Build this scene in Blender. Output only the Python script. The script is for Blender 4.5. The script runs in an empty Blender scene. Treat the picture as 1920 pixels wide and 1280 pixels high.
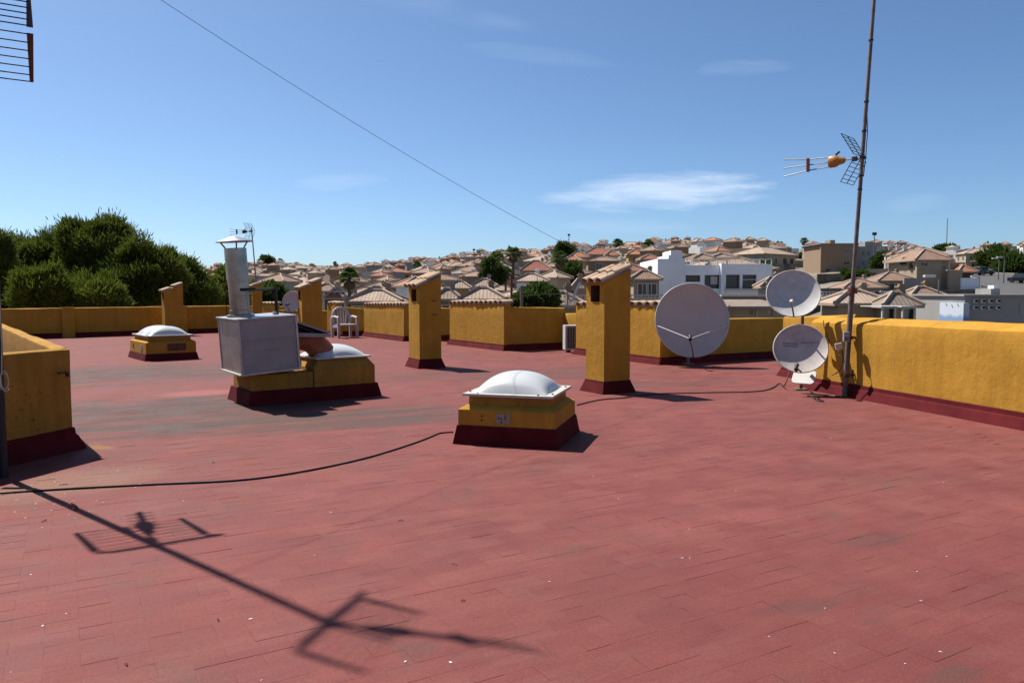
import bpy, bmesh, math, random
import numpy as np
from mathutils import Vector, Matrix, noise as mnoise
R = math.radians
rnd = random.Random(7)
scene = bpy.context.scene
COL = scene.collection

# ------------------------------------------------------------------ camera
F_PX, CX, CY, HOR, CAM_H = 1442.0, 960.0, 640.0, 548.0, 1.6
PITCH = math.atan((CY - HOR) / F_PX)
cam_d = bpy.data.cameras.new('camera'); cam = bpy.data.objects.new('camera', cam_d)
COL.objects.link(cam); scene.camera = cam
cam_d.sensor_width = 36; cam_d.lens = F_PX / 1920 * 36
cam_d.clip_start = 0.05; cam_d.clip_end = 6000
cam.location = (0, 0, CAM_H); cam.rotation_euler = (R(90) - PITCH, 0, 0)
scene.render.resolution_x, scene.render.resolution_y = 1024, 682

# ------------------------------------------------------------------ world, sun, exposure
SUN_EL, SHADOW_AZ = 54.0, -40.0          # shadows fall right and towards the camera
sx, sy = -math.cos(R(SHADOW_AZ)), -math.sin(R(SHADOW_AZ))     # horizontal direction to the sun
SUN_DIR = Vector((sx * math.cos(R(SUN_EL)), sy * math.cos(R(SUN_EL)), math.sin(R(SUN_EL))))
world = bpy.data.worlds.new('World'); scene.world = world; world.use_nodes = True
wn, wl = world.node_tree.nodes, world.node_tree.links
wn.clear()
w_out = wn.new('ShaderNodeOutputWorld'); w_bg = wn.new('ShaderNodeBackground')
w_sky = wn.new('ShaderNodeTexSky'); w_sky.sky_type = 'NISHITA'; w_sky.sun_disc = False
w_sky.sun_elevation = R(SUN_EL); w_sky.sun_rotation = math.atan2(sx, sy)
w_sky.altitude = 60; w_sky.air_density = 0.7; w_sky.dust_density = 0.8; w_sky.ozone_density = 4.0
w_bg.inputs['Strength'].default_value = 0.065

def wmath(op, a, b=None, c=None, clamp=False):
    n = wn.new('ShaderNodeMath'); n.operation = op; n.use_clamp = clamp
    for i, v in enumerate((a, b, c)):
        if v is None: continue
        if isinstance(v, (int, float)): n.inputs[i].default_value = v
        else: wl.new(v, n.inputs[i])
    return n.outputs[0]
w_tc = wn.new('ShaderNodeTexCoord'); w_sep = wn.new('ShaderNodeSeparateXYZ')
wl.new(w_tc.outputs['Generated'], w_sep.inputs[0])
w_y = wmath('MAXIMUM', w_sep.outputs[1], 0.05)
w_az = wmath('DIVIDE', w_sep.outputs[0], w_y); w_el = wmath('DIVIDE', w_sep.outputs[2], w_y)
w_cmb = wn.new('ShaderNodeCombineXYZ')
wl.new(wmath('MULTIPLY', w_az, 6.0), w_cmb.inputs[0]); wl.new(wmath('MULTIPLY', w_el, 42.0), w_cmb.inputs[1])
w_noise = wn.new('ShaderNodeTexNoise'); w_noise.inputs['Scale'].default_value = 1.6
w_noise.inputs['Detail'].default_value = 8; w_noise.inputs['Roughness'].default_value = 0.62
w_noise.inputs['Distortion'].default_value = 0.6
wl.new(w_cmb.outputs[0], w_noise.inputs['Vector'])
cloud = None
# thin cirrus: azimuth, elevation (tangents), half sizes, tilt, strength
for (a0, e0, ra, re, tilt, k) in ((0.195, 0.130, 0.150, 0.027, 0.06, 1.15), (0.150, 0.085, 0.09, 0.012, 0.0, 0.22),
                                  (-0.225, 0.142, 0.06, 0.012, 0.05, 0.30), (0.30, 0.285, 0.07, 0.012, 0.06, 0.18),
                                  (0.52, 0.115, 0.05, 0.014, 0.1, 0.15), (-0.02, 0.345, 0.05, 0.012, -0.2, 0.12),
                                  (-0.16, 0.38, 0.16, 0.02, -0.28, 0.10), (0.04, 0.30, 0.10, 0.014, -0.12, 0.10)):
    da = wmath('SUBTRACT', w_az, a0)
    de = wmath('SUBTRACT', wmath('SUBTRACT', w_el, e0), wmath('MULTIPLY', da, tilt))
    d2 = wmath('ADD', wmath('POWER', wmath('ABSOLUTE', wmath('DIVIDE', da, ra)), 2.0),
               wmath('POWER', wmath('ABSOLUTE', wmath('DIVIDE', de, re)), 2.0))
    m = wmath('MULTIPLY', wmath('SUBTRACT', wmath('ADD', 1.0, wmath('MULTIPLY', wmath('SUBTRACT', w_noise.outputs[0], 0.5), 1.9)), d2, clamp=True), k)
    cloud = m if cloud is None else wmath('MAXIMUM', cloud, m)
cloud = wmath('MULTIPLY', cloud, wmath('MULTIPLY', 0.42, wmath('ADD', 0.35, w_noise.outputs[0]), clamp=True), clamp=True)
w_mix = wn.new('ShaderNodeMixRGB'); w_mix.inputs['Color2'].default_value = (9.2, 10.0, 11.2, 1)
w_tint = wn.new('ShaderNodeMixRGB'); w_tint.blend_type = 'MULTIPLY'; w_tint.inputs[0].default_value = 1.0
w_tint.inputs['Color2'].default_value = (0.97, 1.12, 1.19, 1)
wl.new(w_sky.outputs[0], w_tint.inputs['Color1'])
wl.new(cloud, w_mix.inputs[0]); wl.new(w_tint.outputs[0], w_mix.inputs['Color1'])
wl.new(w_mix.outputs[0], w_bg.inputs['Color']); wl.new(w_bg.outputs[0], w_out.inputs[0])

sun_d = bpy.data.lights.new('sun', 'SUN'); sun = bpy.data.objects.new('sun', sun_d); COL.objects.link(sun)
sun_d.energy = 5.0; sun_d.angle = R(0.53); sun_d.color = (1.0, 0.955, 0.88)
sun.rotation_euler = (-SUN_DIR).to_track_quat('-Z', 'Y').to_euler(); sun.location = (-20, 20, 40)
vs = scene.view_settings
vs.view_transform = 'Standard'; vs.look = 'None'; vs.exposure = 0.8; vs.gamma = 1.0; vs.use_curve_mapping = False

# ------------------------------------------------------------------ pixel helpers
_cp, _sp = math.cos(PITCH), math.sin(PITCH)
def ray(u, v):
    x, y = (u - CX) / F_PX, (v - CY) / F_PX
    return Vector((x, _cp - y * _sp, -(y * _cp + _sp)))
def G(u, v, z=0.0):                        # point where the pixel's ray meets the plane at height z
    d = ray(u, v); t = (z - CAM_H) / d.z
    return Vector((d.x * t, d.y * t, z))
def AT(u, v, Y):                           # point on the pixel's ray at depth Y
    d = ray(u, v); t = Y / d.y
    return Vector((d.x * t, Y, CAM_H + d.z * t))
def ZH(v, Y): return AT(CX, v, Y).z        # height of a pixel row at depth Y
def XU(u, Y): return (u - CX) / F_PX * Y * (1.0)

# ------------------------------------------------------------------ materials
def new_mat(name):
    m = bpy.data.materials.new(name); m.use_nodes = True
    nt = m.node_tree; nt.nodes.clear()
    o = nt.nodes.new('ShaderNodeOutputMaterial'); b = nt.nodes.new('ShaderNodeBsdfPrincipled')
    nt.links.new(b.outputs[0], o.inputs[0])
    return m, nt, b
class NB:                                   # small node-building helper; K scales the written base colours to reflectances
    K = 0.60
    def __init__(s, nt): s.nt = nt; s.n = nt.nodes; s.l = nt.links
    def put(s, sock, v):
        if isinstance(v, bpy.types.NodeSocket): s.l.new(v, sock)
        elif isinstance(v, (tuple, list)) and len(v) == 3 and sock.type == 'RGBA': sock.default_value = (v[0] * NB.K, v[1] * NB.K, v[2] * NB.K, 1)
        else: sock.default_value = v
    def math(s, op, a, b=0.0, clamp=False):
        n = s.n.new('ShaderNodeMath'); n.operation = op; n.use_clamp = clamp
        s.put(n.inputs[0], a); s.put(n.inputs[1], b); return n.outputs[0]
    def pos(s): return s.n.new('ShaderNodeNewGeometry').outputs['Position']
    def obj(s): return s.n.new('ShaderNodeTexCoord').outputs['Object']
    def mapping(s, vec, scale=(1, 1, 1), rot=(0, 0, 0), loc=(0, 0, 0)):
        n = s.n.new('ShaderNodeMapping'); s.l.new(vec, n.inputs[0])
        n.inputs['Scale'].default_value = scale; n.inputs['Rotation'].default_value = rot; n.inputs['Location'].default_value = loc
        return n.outputs[0]
    def noise(s, vec, scale, detail=4, rough=0.55, dist=0.0):
        n = s.n.new('ShaderNodeTexNoise'); s.l.new(vec, n.inputs['Vector'])
        n.inputs['Scale'].default_value = scale; n.inputs['Detail'].default_value = detail
        n.inputs['Roughness'].default_value = rough; n.inputs['Distortion'].default_value = dist
        return n.outputs[0]
    def ramp(s, f, lo, hi, a=0.0, b=1.0):
        n = s.n.new('ShaderNodeMapRange'); n.clamp = True
        s.put(n.inputs[0], f); n.inputs[1].default_value = lo; n.inputs[2].default_value = hi
        n.inputs[3].default_value = a; n.inputs[4].default_value = b
        return n.outputs[0]
    def mix(s, f, a, b, mode='MIX'):
        n = s.n.new('ShaderNodeMixRGB'); n.blend_type = mode
        s.put(n.inputs[0], f); s.put(n.inputs[1], a); s.put(n.inputs[2], b); return n.outputs[0]
    def bump(s, h, strength, dist, bsdf, normal=None):
        n = s.n.new('ShaderNodeBump'); n.inputs['Strength'].default_value = strength; n.inputs['Distance'].default_value = dist
        s.l.new(h, n.inputs['Height'])
        if normal: s.l.new(normal, n.inputs['Normal'])
        s.l.new(n.outputs[0], bsdf.inputs['Normal']); return n.outputs[0]
    def ellipse(s, p, c, ra, rb, ang, warp=None, k=0.5):      # soft patch on the floor with a ragged edge
        m = s.mapping(p, (1, 1, 1), (0, 0, 0), (-c[0], -c[1], 0))
        m = s.mapping(m, (1, 1, 1), (0, 0, -ang))
        sep = s.n.new('ShaderNodeSeparateXYZ'); s.l.new(m, sep.inputs[0])
        d = s.math('ADD', s.math('POWER', s.math('ABSOLUTE', s.math('DIVIDE', sep.outputs[0], ra)), 2.0),
                   s.math('POWER', s.math('ABSOLUTE', s.math('DIVIDE', sep.outputs[1], rb)), 2.0))
        v = s.math('SUBTRACT', 1.0, d)
        if warp is not None: v = s.math('ADD', v, s.math('MULTIPLY', s.math('SUBTRACT', warp, 0.5), k * 4))
        return s.ramp(v, 0.0, 0.8)

def simple(name, col, rough=0.7, metal=0.0, var=0.12, scale=6.0, bump=0.0, bscale=40.0, bdist=0.003, spec=0.4, use_obj=True):
    m, nt, b = new_mat(name); k = NB(nt)
    p = k.obj() if use_obj else k.pos()
    n1 = k.noise(p, scale, 5, 0.6)
    c = k.mix(k.ramp(n1, 0.3, 0.7), tuple(x * (1 - var) for x in col), tuple(min(1, x * (1 + var)) for x in col))
    k.put(b.inputs['Base Color'], c); b.inputs['Roughness'].default_value = rough; b.inputs['Metallic'].default_value = metal
    b.inputs['Specular IOR Level'].default_value = spec
    if bump: k.bump(k.noise(p, bscale, 4, 0.6), bump, bdist, b)
    return m

def make_floor(name, brick):
    m, nt, b = new_mat(name); k = NB(nt); p = k.pos()
    pr = k.mapping(p, (1, 1, 1), (0, 0, R(-30)))
    red = (0.285, 0.078, 0.074)
    n_big = k.noise(p, 0.35, 3, 0.6); n_mid = k.noise(p, 1.7, 5, 0.65); n_fine = k.noise(p, 38, 2, 0.7)
    n_str = k.noise(k.mapping(pr, (1.0, 5.0, 1)), 1.4, 6, 0.65)
    c = k.mix(k.ramp(n_mid, 0.30, 0.72), (0.205, 0.048, 0.043), (0.335, 0.098, 0.083))
    c = k.mix(k.ramp(n_big, 0.42, 0.68, 0, 0.45), c, (0.19, 0.062, 0.050))
    c = k.mix(k.ramp(n_str, 0.45, 0.75, 0, 0.35), c, (0.35, 0.125, 0.105))
    # single tiles were repainted a little differently
    br = k.n.new('ShaderNodeTexBrick'); k.l.new(pr, br.inputs['Vector'])
    br.inputs['Scale'].default_value = 1.0; br.inputs['Brick Width'].default_value = 0.28; br.inputs['Row Height'].default_value = 0.14
    br.inputs['Mortar Size'].default_value = 0.0035; br.inputs['Mortar Smooth'].default_value = 0.6
    br.inputs['Color1'].default_value = (0.0, 0, 0, 1); br.inputs['Color2'].default_value = (1, 1, 1, 1); br.inputs['Mortar'].default_value = (0.5, 0.5, 0.5, 1)
    c = k.mix(k.math('MULTIPLY', k.ramp(br.outputs[0], 0.55, 1.0), 0.14), c, (0.40, 0.17, 0.14))
    c = k.mix(k.math('MULTIPLY', k.ramp(br.outputs[0], 0.4, 0.0), 0.14), c, (0.17, 0.035, 0.04))
    # grey-green dirt patches
    n_d = k.noise(p, 1.15, 5, 0.6, 0.4)
    c = k.mix(k.ramp(n_d, 0.55, 0.76, 0, 0.42), c, (0.15, 0.105, 0.075))
    n_g = k.noise(k.mapping(p, (1, 1, 1), (0, 0, 0.6), (13, 4, 0)), 2.3, 5, 0.6)
    c = k.mix(k.ramp(n_g, 0.58, 0.74, 0, 0.38), c, (0.13, 0.10, 0.075))
    # standing-water dirt on the left part of the roof
    warp = k.noise(k.mapping(pr, (0.5, 2.6, 1)), 1.0, 5, 0.7)
    for (u, v, ra, rb, a, s) in ((300, 765, 2.6, 1.3, 0.3, 0.95), (250, 800, 1.6, 0.7, 0.3, 0.8), (480, 786, 3.0, 0.6, 0.3, 0.85), (250, 700, 4.5, 2.2, 0.5, 0.85), (640, 790, 2.2, 0.7, 0.3, 0.7), (760, 770, 1.6, 0.5, 0.3, 0.6),
                                 (560, 800, 3.0, 0.5, 0.3, 0.35), (900, 700, 3.0, 1.2, 0.4, 0.4), (1230, 720, 2.2, 0.5, 0.3, 0.45), (1040, 705, 2.0, 0.8, 0.3, 0.35), (1650, 1010, 0.35, 0.14, 0.5, 0.4), (1640, 1165, 0.14, 0.09, 0.5, 0.6), (1490, 1140, 0.35, 0.14, 0.5, 0.45), (1780, 1265, 0.2, 0.1, 0.5, 0.5), (780, 1215, 0.12, 0.08, 0.3, 0.4)):
        g = G(u, v); e = k.ellipse(p, g, ra, rb, a, warp, 1.3)
        c = k.mix(k.math('MULTIPLY', e, s), c, (0.100, 0.074, 0.062))
    e = k.ellipse(p, G(1640, 1130), 2.6, 1.3, R(20), n_mid, 0.5); c = k.mix(k.math('MULTIPLY', e, 0.3), c, (0.165, 0.042, 0.038))      # broad area of slightly darker red at the right front
    # fresh pink repair paint by the fan platform, spilled yellow paint, sandy film by the left wall
    e = k.ellipse(p, G(375, 736), 0.75, 0.45, R(36), n_mid, 0.12); c = k.mix(k.math('MULTIPLY', e, 0.75), c, (0.46, 0.145, 0.125))
    e = k.ellipse(p, G(188, 838), 0.24, 0.10, R(-20), n_mid, 0.4); c = k.mix(k.math('MULTIPLY', e, 0.8), c, (0.34, 0.19, 0.02))
    e = k.ellipse(p, G(130, 905), 0.9, 0.55, R(50), n_mid, 0.6); c = k.mix(k.math('MULTIPLY', e, 0.5), c, (0.34, 0.21, 0.13))
    # pale scuffs
    n_s = k.noise(k.mapping(pr, (1.2, 9.0, 1), (0, 0, 0.1), (3, 7, 0)), 1.1, 6, 0.7)
    c = k.mix(k.ramp(n_s, 0.64, 0.78, 0, 0.5), c, (0.42, 0.20, 0.165))
    n_sp = k.noise(p, 110, 2, 0.6); c = k.mix(k.ramp(n_sp, 0.52, 0.74, 0, 0.42), c, (0.12, 0.04, 0.036)); c = k.mix(k.ramp(n_sp, 0.48, 0.28, 0, 0.30), c, (0.42, 0.17, 0.14))
    c = k.mix(k.ramp(n_fine, 0.4, 0.75, 0, 0.34), c, (0.16, 0.045, 0.042))
    if brick: c = k.mix(k.math('MULTIPLY', br.outputs['Fac'], 0.3), c, (0.12, 0.035, 0.035))
    k.put(b.inputs['Base Color'], c)
    k.put(b.inputs['Roughness'], k.ramp(n_mid, 0.3, 0.7, 0.62, 0.88)); b.inputs['Specular IOR Level'].default_value = 0.14
    h = k.math('ADD', k.math('MULTIPLY', n_fine, 0.35), n_mid)
    if brick: h = k.math('SUBTRACT', h, k.math('MULTIPLY', br.outputs['Fac'], 0.5))
    k.bump(h, 0.45, 0.006, b)
    return m

def make_stucco(name, col, mould=0.0, dirt=0.3):
    m, nt, b = new_mat(name); k = NB(nt); p = k.pos()
    n1 = k.noise(p, 2.2, 6, 0.65); n2 = k.noise(p, 28, 4, 0.7); n3 = k.noise(k.mapping(p, (6, 6, 0.5)), 1.6, 5, 0.6)
    c = k.mix(k.ramp(n1, 0.3, 0.72), tuple(x * 0.80 for x in col), tuple(min(1, x * 1.10) for x in col))
    c = k.mix(k.ramp(n3, 0.46, 0.78, 0, dirt * 1.5), c, (col[0] * 0.55, col[1] * 0.5, col[2] * 0.6))
    c = k.mix(k.ramp(n2, 0.58, 0.8, 0, 0.3), c, (col[0] * 0.6, col[1] * 0.55, col[2] * 0.6))
    n4 = k.noise(k.mapping(p, (1, 1, 1), (0, 0, 0), (5, 3, 9)), 1.0, 5, 0.6)
    c = k.mix(k.ramp(n4, 0.58, 0.75, 0, 0.22), c, (min(1, col[0] * 1.1), col[1] * 1.3, col[2] * 3.0))
    if mould:
        v = k.noise(p, 34, 3, 0.6); v2 = k.noise(k.mapping(p, (3, 3, 1)), 1.3, 4, 0.6)
        f = k.math('MULTIPLY', k.ramp(v, 0.58, 0.64), k.ramp(v2, 0.42, 0.62))
        c = k.mix(k.math('MULTIPLY', f, mould), c, (0.03, 0.024, 0.015))
    k.put(b.inputs['Base Color'], c); b.inputs['Roughness'].default_value = 0.9; b.inputs['Specular IOR Level'].default_value = 0.15
    h = k.math('ADD', k.math('MULTIPLY', n2, 1.0), k.math('MULTIPLY', k.noise(p, 9, 5, 0.6), 1.6))
    k.bump(h, 0.55, 0.008, b)
    return m

def make_roof_tile(name, col, var=0.25, waves=True):
    m, nt, b = new_mat(name); k = NB(nt)
    uv = k.n.new('ShaderNodeTexCoord').outputs['UV']; p = k.pos()
    rn = k.n.new('ShaderNodeObjectInfo').outputs['Random']
    n1 = k.noise(p, 1.3, 5, 0.7)
    c = k.mix(k.ramp(n1, 0.3, 0.7), tuple(x * (1 - var) for x in col), tuple(min(1, x * (1 + var)) for x in col))
    c = k.mix(k.ramp(k.noise(p, 6, 3, 0.6), 0.5, 0.75, 0, 0.4), c, tuple(min(1, x * 1.5 + 0.03) for x in col))
    c = k.mix(k.math('MULTIPLY', rn, 0.22), c, (0.22, 0.14, 0.10))
    if waves:
        sep = k.n.new('ShaderNodeSeparateXYZ'); k.l.new(uv, sep.inputs[0])
        wv = k.math('SINE', k.math('MULTIPLY', sep.outputs[0], 6.2832 / 0.24))
        rows = k.math('FRACT', k.math('DIVIDE', sep.outputs[1], 0.38))
        k.bump(k.math('ADD', wv, k.math('MULTIPLY', rows, 0.7)), 0.5, 0.018, b)
    k.put(b.inputs['Base Color'], c); b.inputs['Roughness'].default_value = 0.85; b.inputs['Specular IOR Level'].default_value = 0.2
    return m

def make_leaf(name, c1, c2, scale=0.5):
    m, nt, b = new_mat(name); k = NB(nt); p = k.pos(); NB.K = 1.0
    c = k.mix(k.ramp(k.noise(p, scale, 5, 0.7), 0.35, 0.65), c1, c2)
    c = k.mix(k.ramp(k.noise(p, 9.0, 2, 0.5), 0.45, 0.7, 0, 0.5), c, tuple(x * 1.5 for x in c2))
    k.put(b.inputs['Base Color'], c); b.inputs['Roughness'].default_value = 0.8; b.inputs['Specular IOR Level'].default_value = 0.08; NB.K = 0.60
    tr = k.n.new('ShaderNodeBsdfTranslucent'); k.l.new(k.mix(1.0, c, (1.9, 2.1, 1.2), 'MULTIPLY'), tr.inputs[0]); ms = k.n.new('ShaderNodeMixShader'); ms.inputs[0].default_value = 0.3
    k.l.new(b.outputs[0], ms.inputs[1]); k.l.new(tr.outputs[0], ms.inputs[2]); k.l.new(ms.outputs[0], [n_ for n_ in k.n if n_.type == 'OUTPUT_MATERIAL'][0].inputs[0])
    return m

YEL = (0.69, 0.355, 0.045)
M = dict(
    floor=make_floor('red_painted_tiles', False), deck=make_floor('red_painted_deck', True),
    yellow=make_stucco('yellow_stucco', YEL, 0.12), yellow_old=make_stucco('weathered_ochre_stucco', (0.58, 0.30, 0.045), 0.75, 0.45),
    yellow_ledge=make_stucco('ochre_curb_paint', (0.56, 0.29, 0.05), 0.55, 0.4),
    plinth=simple('dark_red_skirting_paint', (0.135, 0.013, 0.016), 0.85, var=0.3, scale=3, bump=0.4, bscale=25, use_obj=False, spec=0.1),
    pinkbits=simple('worn_red_paint', (0.40, 0.13, 0.11), 0.8, var=0.2),
    tile=make_roof_tile('clay_barrel_tile', (0.72, 0.50, 0.33), 0.25, False),
    mortar=simple('mortar', (0.38, 0.26, 0.17), 0.95, var=0.25, bump=0.5),
    dome=simple('white_acrylic_dome', (0.80, 0.81, 0.80), 0.28, var=0.05, scale=3, spec=0.5),
    flange=simple('dirty_white_plastic', (0.70, 0.66, 0.58), 0.5, var=0.15, scale=14),
    galv=simple('galvanised_sheet', (0.52, 0.51, 0.52), 0.38, 0.75, 0.22, 5, 0.15, 9, 0.01),
    sheet=simple('weathered_grey_sheet', (0.46, 0.42, 0.40), 0.62, 0.15, 0.14, 3.5, 0.25, 6, 0.012),
    pipe=simple('streaked_zinc_pipe', (0.42, 0.415, 0.41), 0.24, 0.95, 0.3, 5, 0.12, 14, 0.01),
    steel=simple('grey_steel_tube', (0.30, 0.29, 0.28), 0.5, 0.6, 0.3, 12),
    rustpole=simple('rusty_grey_pole', (0.21, 0.17, 0.15), 0.7, 0.25, 0.4, 9),
    rust=simple('rust', (0.20, 0.075, 0.04), 0.85, 0.1, 0.4, 20),
    terra=simple('rust_orange_duct', (0.50, 0.17, 0.09), 0.75, 0.1, 0.25, 7),
    black=simple('black_rubber', (0.014, 0.014, 0.016), 0.6, var=0.2),
    darkmetal=simple('black_painted_metal', (0.025, 0.025, 0.028), 0.5, 0.2, 0.3),
    alu=simple('aluminium_rod', (0.55, 0.55, 0.56), 0.38, 0.85, 0.12, 12),
    dish=simple('grey_dish_paint', (0.74, 0.67, 0.61), 0.55, 0.0, 0.07, 2.5, spec=0.35),
    dish_pale=simple('pale_weathered_dish', (0.74, 0.72, 0.69), 0.55, 0.0, 0.13, 7, spec=0.35),
    dish_stain=simple('stained_dish', (0.70, 0.61, 0.56), 0.6, 0.0, 0.2, 4, spec=0.3),
    white=simple('white_plastic', (0.78, 0.76, 0.72), 0.45, var=0.07),
    cream=simple('cream_plastic', (0.72, 0.68, 0.52), 0.5, var=0.07),
    greybox=simple('grey_plastic', (0.42, 0.40, 0.43), 0.5, var=0.1),
    orange=simple('orange_plastic', (0.62, 0.24, 0.025), 0.45, var=0.15, scale=25),
    orange_dk=simple('sun_bleached_orange_disc', (0.36, 0.13, 0.06), 0.55, var=0.2, scale=20),
    brown=simple('brown_plastic', (0.12, 0.055, 0.04), 0.6, var=0.2),
    hole=simple('dark_inside', (0.02, 0.016, 0.012), 0.95, var=0.2),
    patch=simple('grey_filler', (0.42, 0.36, 0.28), 0.9, var=0.2),
    print=simple('dark_print', (0.045, 0.035, 0.04), 0.6, var=0.2),
    chairw=simple('chalky_white_resin', (0.62, 0.61, 0.66), 0.55, var=0.08),
    flake=simple('white_paint_flake', (0.75, 0.70, 0.66), 0.8, var=0.1),
)

# ------------------------------------------------------------------ mesh builder
class MB:
    def __init__(s): s.v = []; s.f = []; s.m = []; s.uv = {}
    def add(s, vs, fs, mi=0):
        o = len(s.v); s.v += [tuple(x) for x in vs]
        for f in fs: s.f.append(tuple(i + o for i in f)); s.m.append(mi)
        return o
    def box(s, c, size, rot=None, mi=0, taper=None):
        hx, hy, hz = size[0] / 2, size[1] / 2, size[2] / 2
        t = taper or (1, 1)
        P = [Vector((x * (t[0] if z > 0 else 1), y * (t[1] if z > 0 else 1), z)) for z in (-hz, hz) for x, y in ((-hx, -hy), (hx, -hy), (hx, hy), (-hx, hy))]
        if rot is not None: P = [rot @ p for p in P]
        c = Vector(c)
        s.add([p + c for p in P], [(3, 2, 1, 0), (4, 5, 6, 7), (0, 1, 5, 4), (1, 2, 6, 5), (2, 3, 7, 6), (3, 0, 4, 7)], mi); return s
    def tube(s, pts, r, n=8, mi=0, r2=None, caps=True):
        pts = [Vector(p) for p in pts]; rings = []; N = len(pts)
        up = Vector((0, 0, 1)); prev = None
        for i, p in enumerate(pts):
            d = (pts[min(i + 1, N - 1)] - pts[max(i - 1, 0)]).normalized()
            if prev is None:
                a = d.cross(up) if abs(d.z) < 0.95 else d.cross(Vector((1, 0, 0)))
            else: a = prev - d * prev.dot(d)
            a.normalize(); prev = a; b = d.cross(a)
            rr = r if r2 is None else r + (r2 - r) * i / max(1, N - 1)
            rings.append([p + (a * math.cos(2 * math.pi * j / n) + b * math.sin(2 * math.pi * j / n)) * rr for j in range(n)])
        o = len(s.v)
        for rg in rings: s.v += [tuple(x) for x in rg]
        for i in range(N - 1):
            for j in range(n):
                k = (j + 1) % n
                s.f.append((o + i * n + j, o + i * n + k, o + (i + 1) * n + k, o + (i + 1) * n + j)); s.m.append(mi)
        if caps:
            s.f.append(tuple(o + j for j in range(n))[::-1]); s.m.append(mi)
            s.f.append(tuple(o + (N - 1) * n + j for j in range(n))); s.m.append(mi)
        return s
    def lathe(s, prof, n=24, M4=None, mi=0):            # prof: list of (r, z)
        o = len(s.v)
        for r, z in prof:
            for j in range(n):
                p = Vector((r * math.cos(2 * math.pi * j / n), r * math.sin(2 * math.pi * j / n), z))
                s.v.append(tuple(M4 @ p if M4 is not None else p))
        for i in range(len(prof) - 1):
            for j in range(n):
                k = (j + 1) % n
                s.f.append((o + i * n + j, o + i * n + k, o + (i + 1) * n + k, o + (i + 1) * n + j)); s.m.append(mi)
        return s
    def quad(s, a, b, c, d, mi=0): s.add([a, b, c, d], [(0, 1, 2, 3)], mi); return s
    def mesh(s, name, mats, smooth=False, fix=True):
        me = bpy.data.meshes.new(name); me.from_pydata(s.v, [], s.f); me.update()
        for m in (mats if isinstance(mats, (list, tuple)) else [mats]): me.materials.append(M[m] if isinstance(m, str) else m)
        if any(s.m): me.polygons.foreach_set('material_index', s.m)
        if fix:
            bm = bmesh.new(); bm.from_mesh(me); bmesh.ops.recalc_face_normals(bm, faces=bm.faces[:]); bm.to_mesh(me); bm.free()
        if smooth:
            me.polygons.foreach_set('use_smooth', [True] * len(me.polygons))
            try: me.set_sharp_from_angle(angle=R(38))
            except Exception: pass
        return me
    def build(s, name, mats, parent=None, smooth=False, bevel=0.0, fix=True):
        me = s.mesh(name, mats, smooth, fix)
        if bevel:
            bm = bmesh.new(); bm.from_mesh(me)
            ed = [e for e in bm.edges if len(e.link_faces) == 2 and e.calc_face_angle(0) > R(30)]
            bmesh.ops.bevel(bm, geom=ed, offset=bevel, segments=2, profile=0.6, affect='EDGES', clamp_overlap=True)
            bm.to_mesh(me); bm.free()
        return link(name, me, parent)
def link(name, me, parent=None, mat=None):
    o = bpy.data.objects.new(name, me); COL.objects.link(o)
    if parent is not None: o.parent = parent
    if mat is not None: o.matrix_local = mat
    return o
def tag(o, label, cat, group=None):
    o['label'] = label; o['category'] = cat
    if group: o['group'] = group
    return o
def thing(name, label, cat, loc=(0, 0, 0), rz=0.0, group=None):
    o = bpy.data.objects.new(name, None); COL.objects.link(o)
    o.location = loc; o.rotation_euler = (0, 0, rz); o.empty_display_size = 0.2
    return tag(o, label, cat, group)
def struct(o): o['kind'] = 'structure'; return o
def stuff(o, label=None, cat=None):
    o['kind'] = 'stuff'
    if label: tag(o, label, cat)
    return o
def jit(p, s, k): return Vector(mnoise.noise_vector(Vector(p) * s)) * k

# ------------------------------------------------------------------ the roof deck and its tiles
WALLS = {}
def V2(x, y): return Vector((x, y, 0))
GRID = R(30)
deck_pts = [(-22, -5), (10, -5), (7.2, 4.0), (6.2, 9.0), (5.2, 13.0), (6.2, 13.6), (5.6, 15.2), (7.0, 18.6), (6.6, 19.4), (3.6, 17.6), (2.1, 20.6), (1.6, 23.6),
            (0.1, 22.4), (-1.7, 24.2), (-2.6, 25.6), (-4.0, 26.8), (-5.1, 28.3), (-5.8, 29.6), (-8.2, 29.6), (-9.6, 33.6), (-12.0, 33.2), (-18.0, 27.0), (-24, 20)]
mb = MB(); n = len(deck_pts)
mb.add([(x, y, -0.0032) for x, y in deck_pts] + [(x, y, -0.40) for x, y in deck_pts],
       [tuple(range(n)), tuple(range(2 * n - 1, n - 1, -1))] + [(i, (i + 1) % n, n + (i + 1) % n, n + i) for i in range(n)])
deck = struct(mb.build('roof_deck', 'deck'))
mb = MB()
mb.add([(x * 0.985, y * 0.985, -0.41) for x, y in deck_pts] + [(x * 0.985, y * 0.985, -10.5) for x, y in deck_pts],
       [(i, (i + 1) % n, n + (i + 1) % n, n + i) for i in range(n)] + [tuple(range(n))])
blk = mb.build('building_block', 'yellow'); tag(blk, 'own yellow building below the red roof terrace', 'building')

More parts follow.
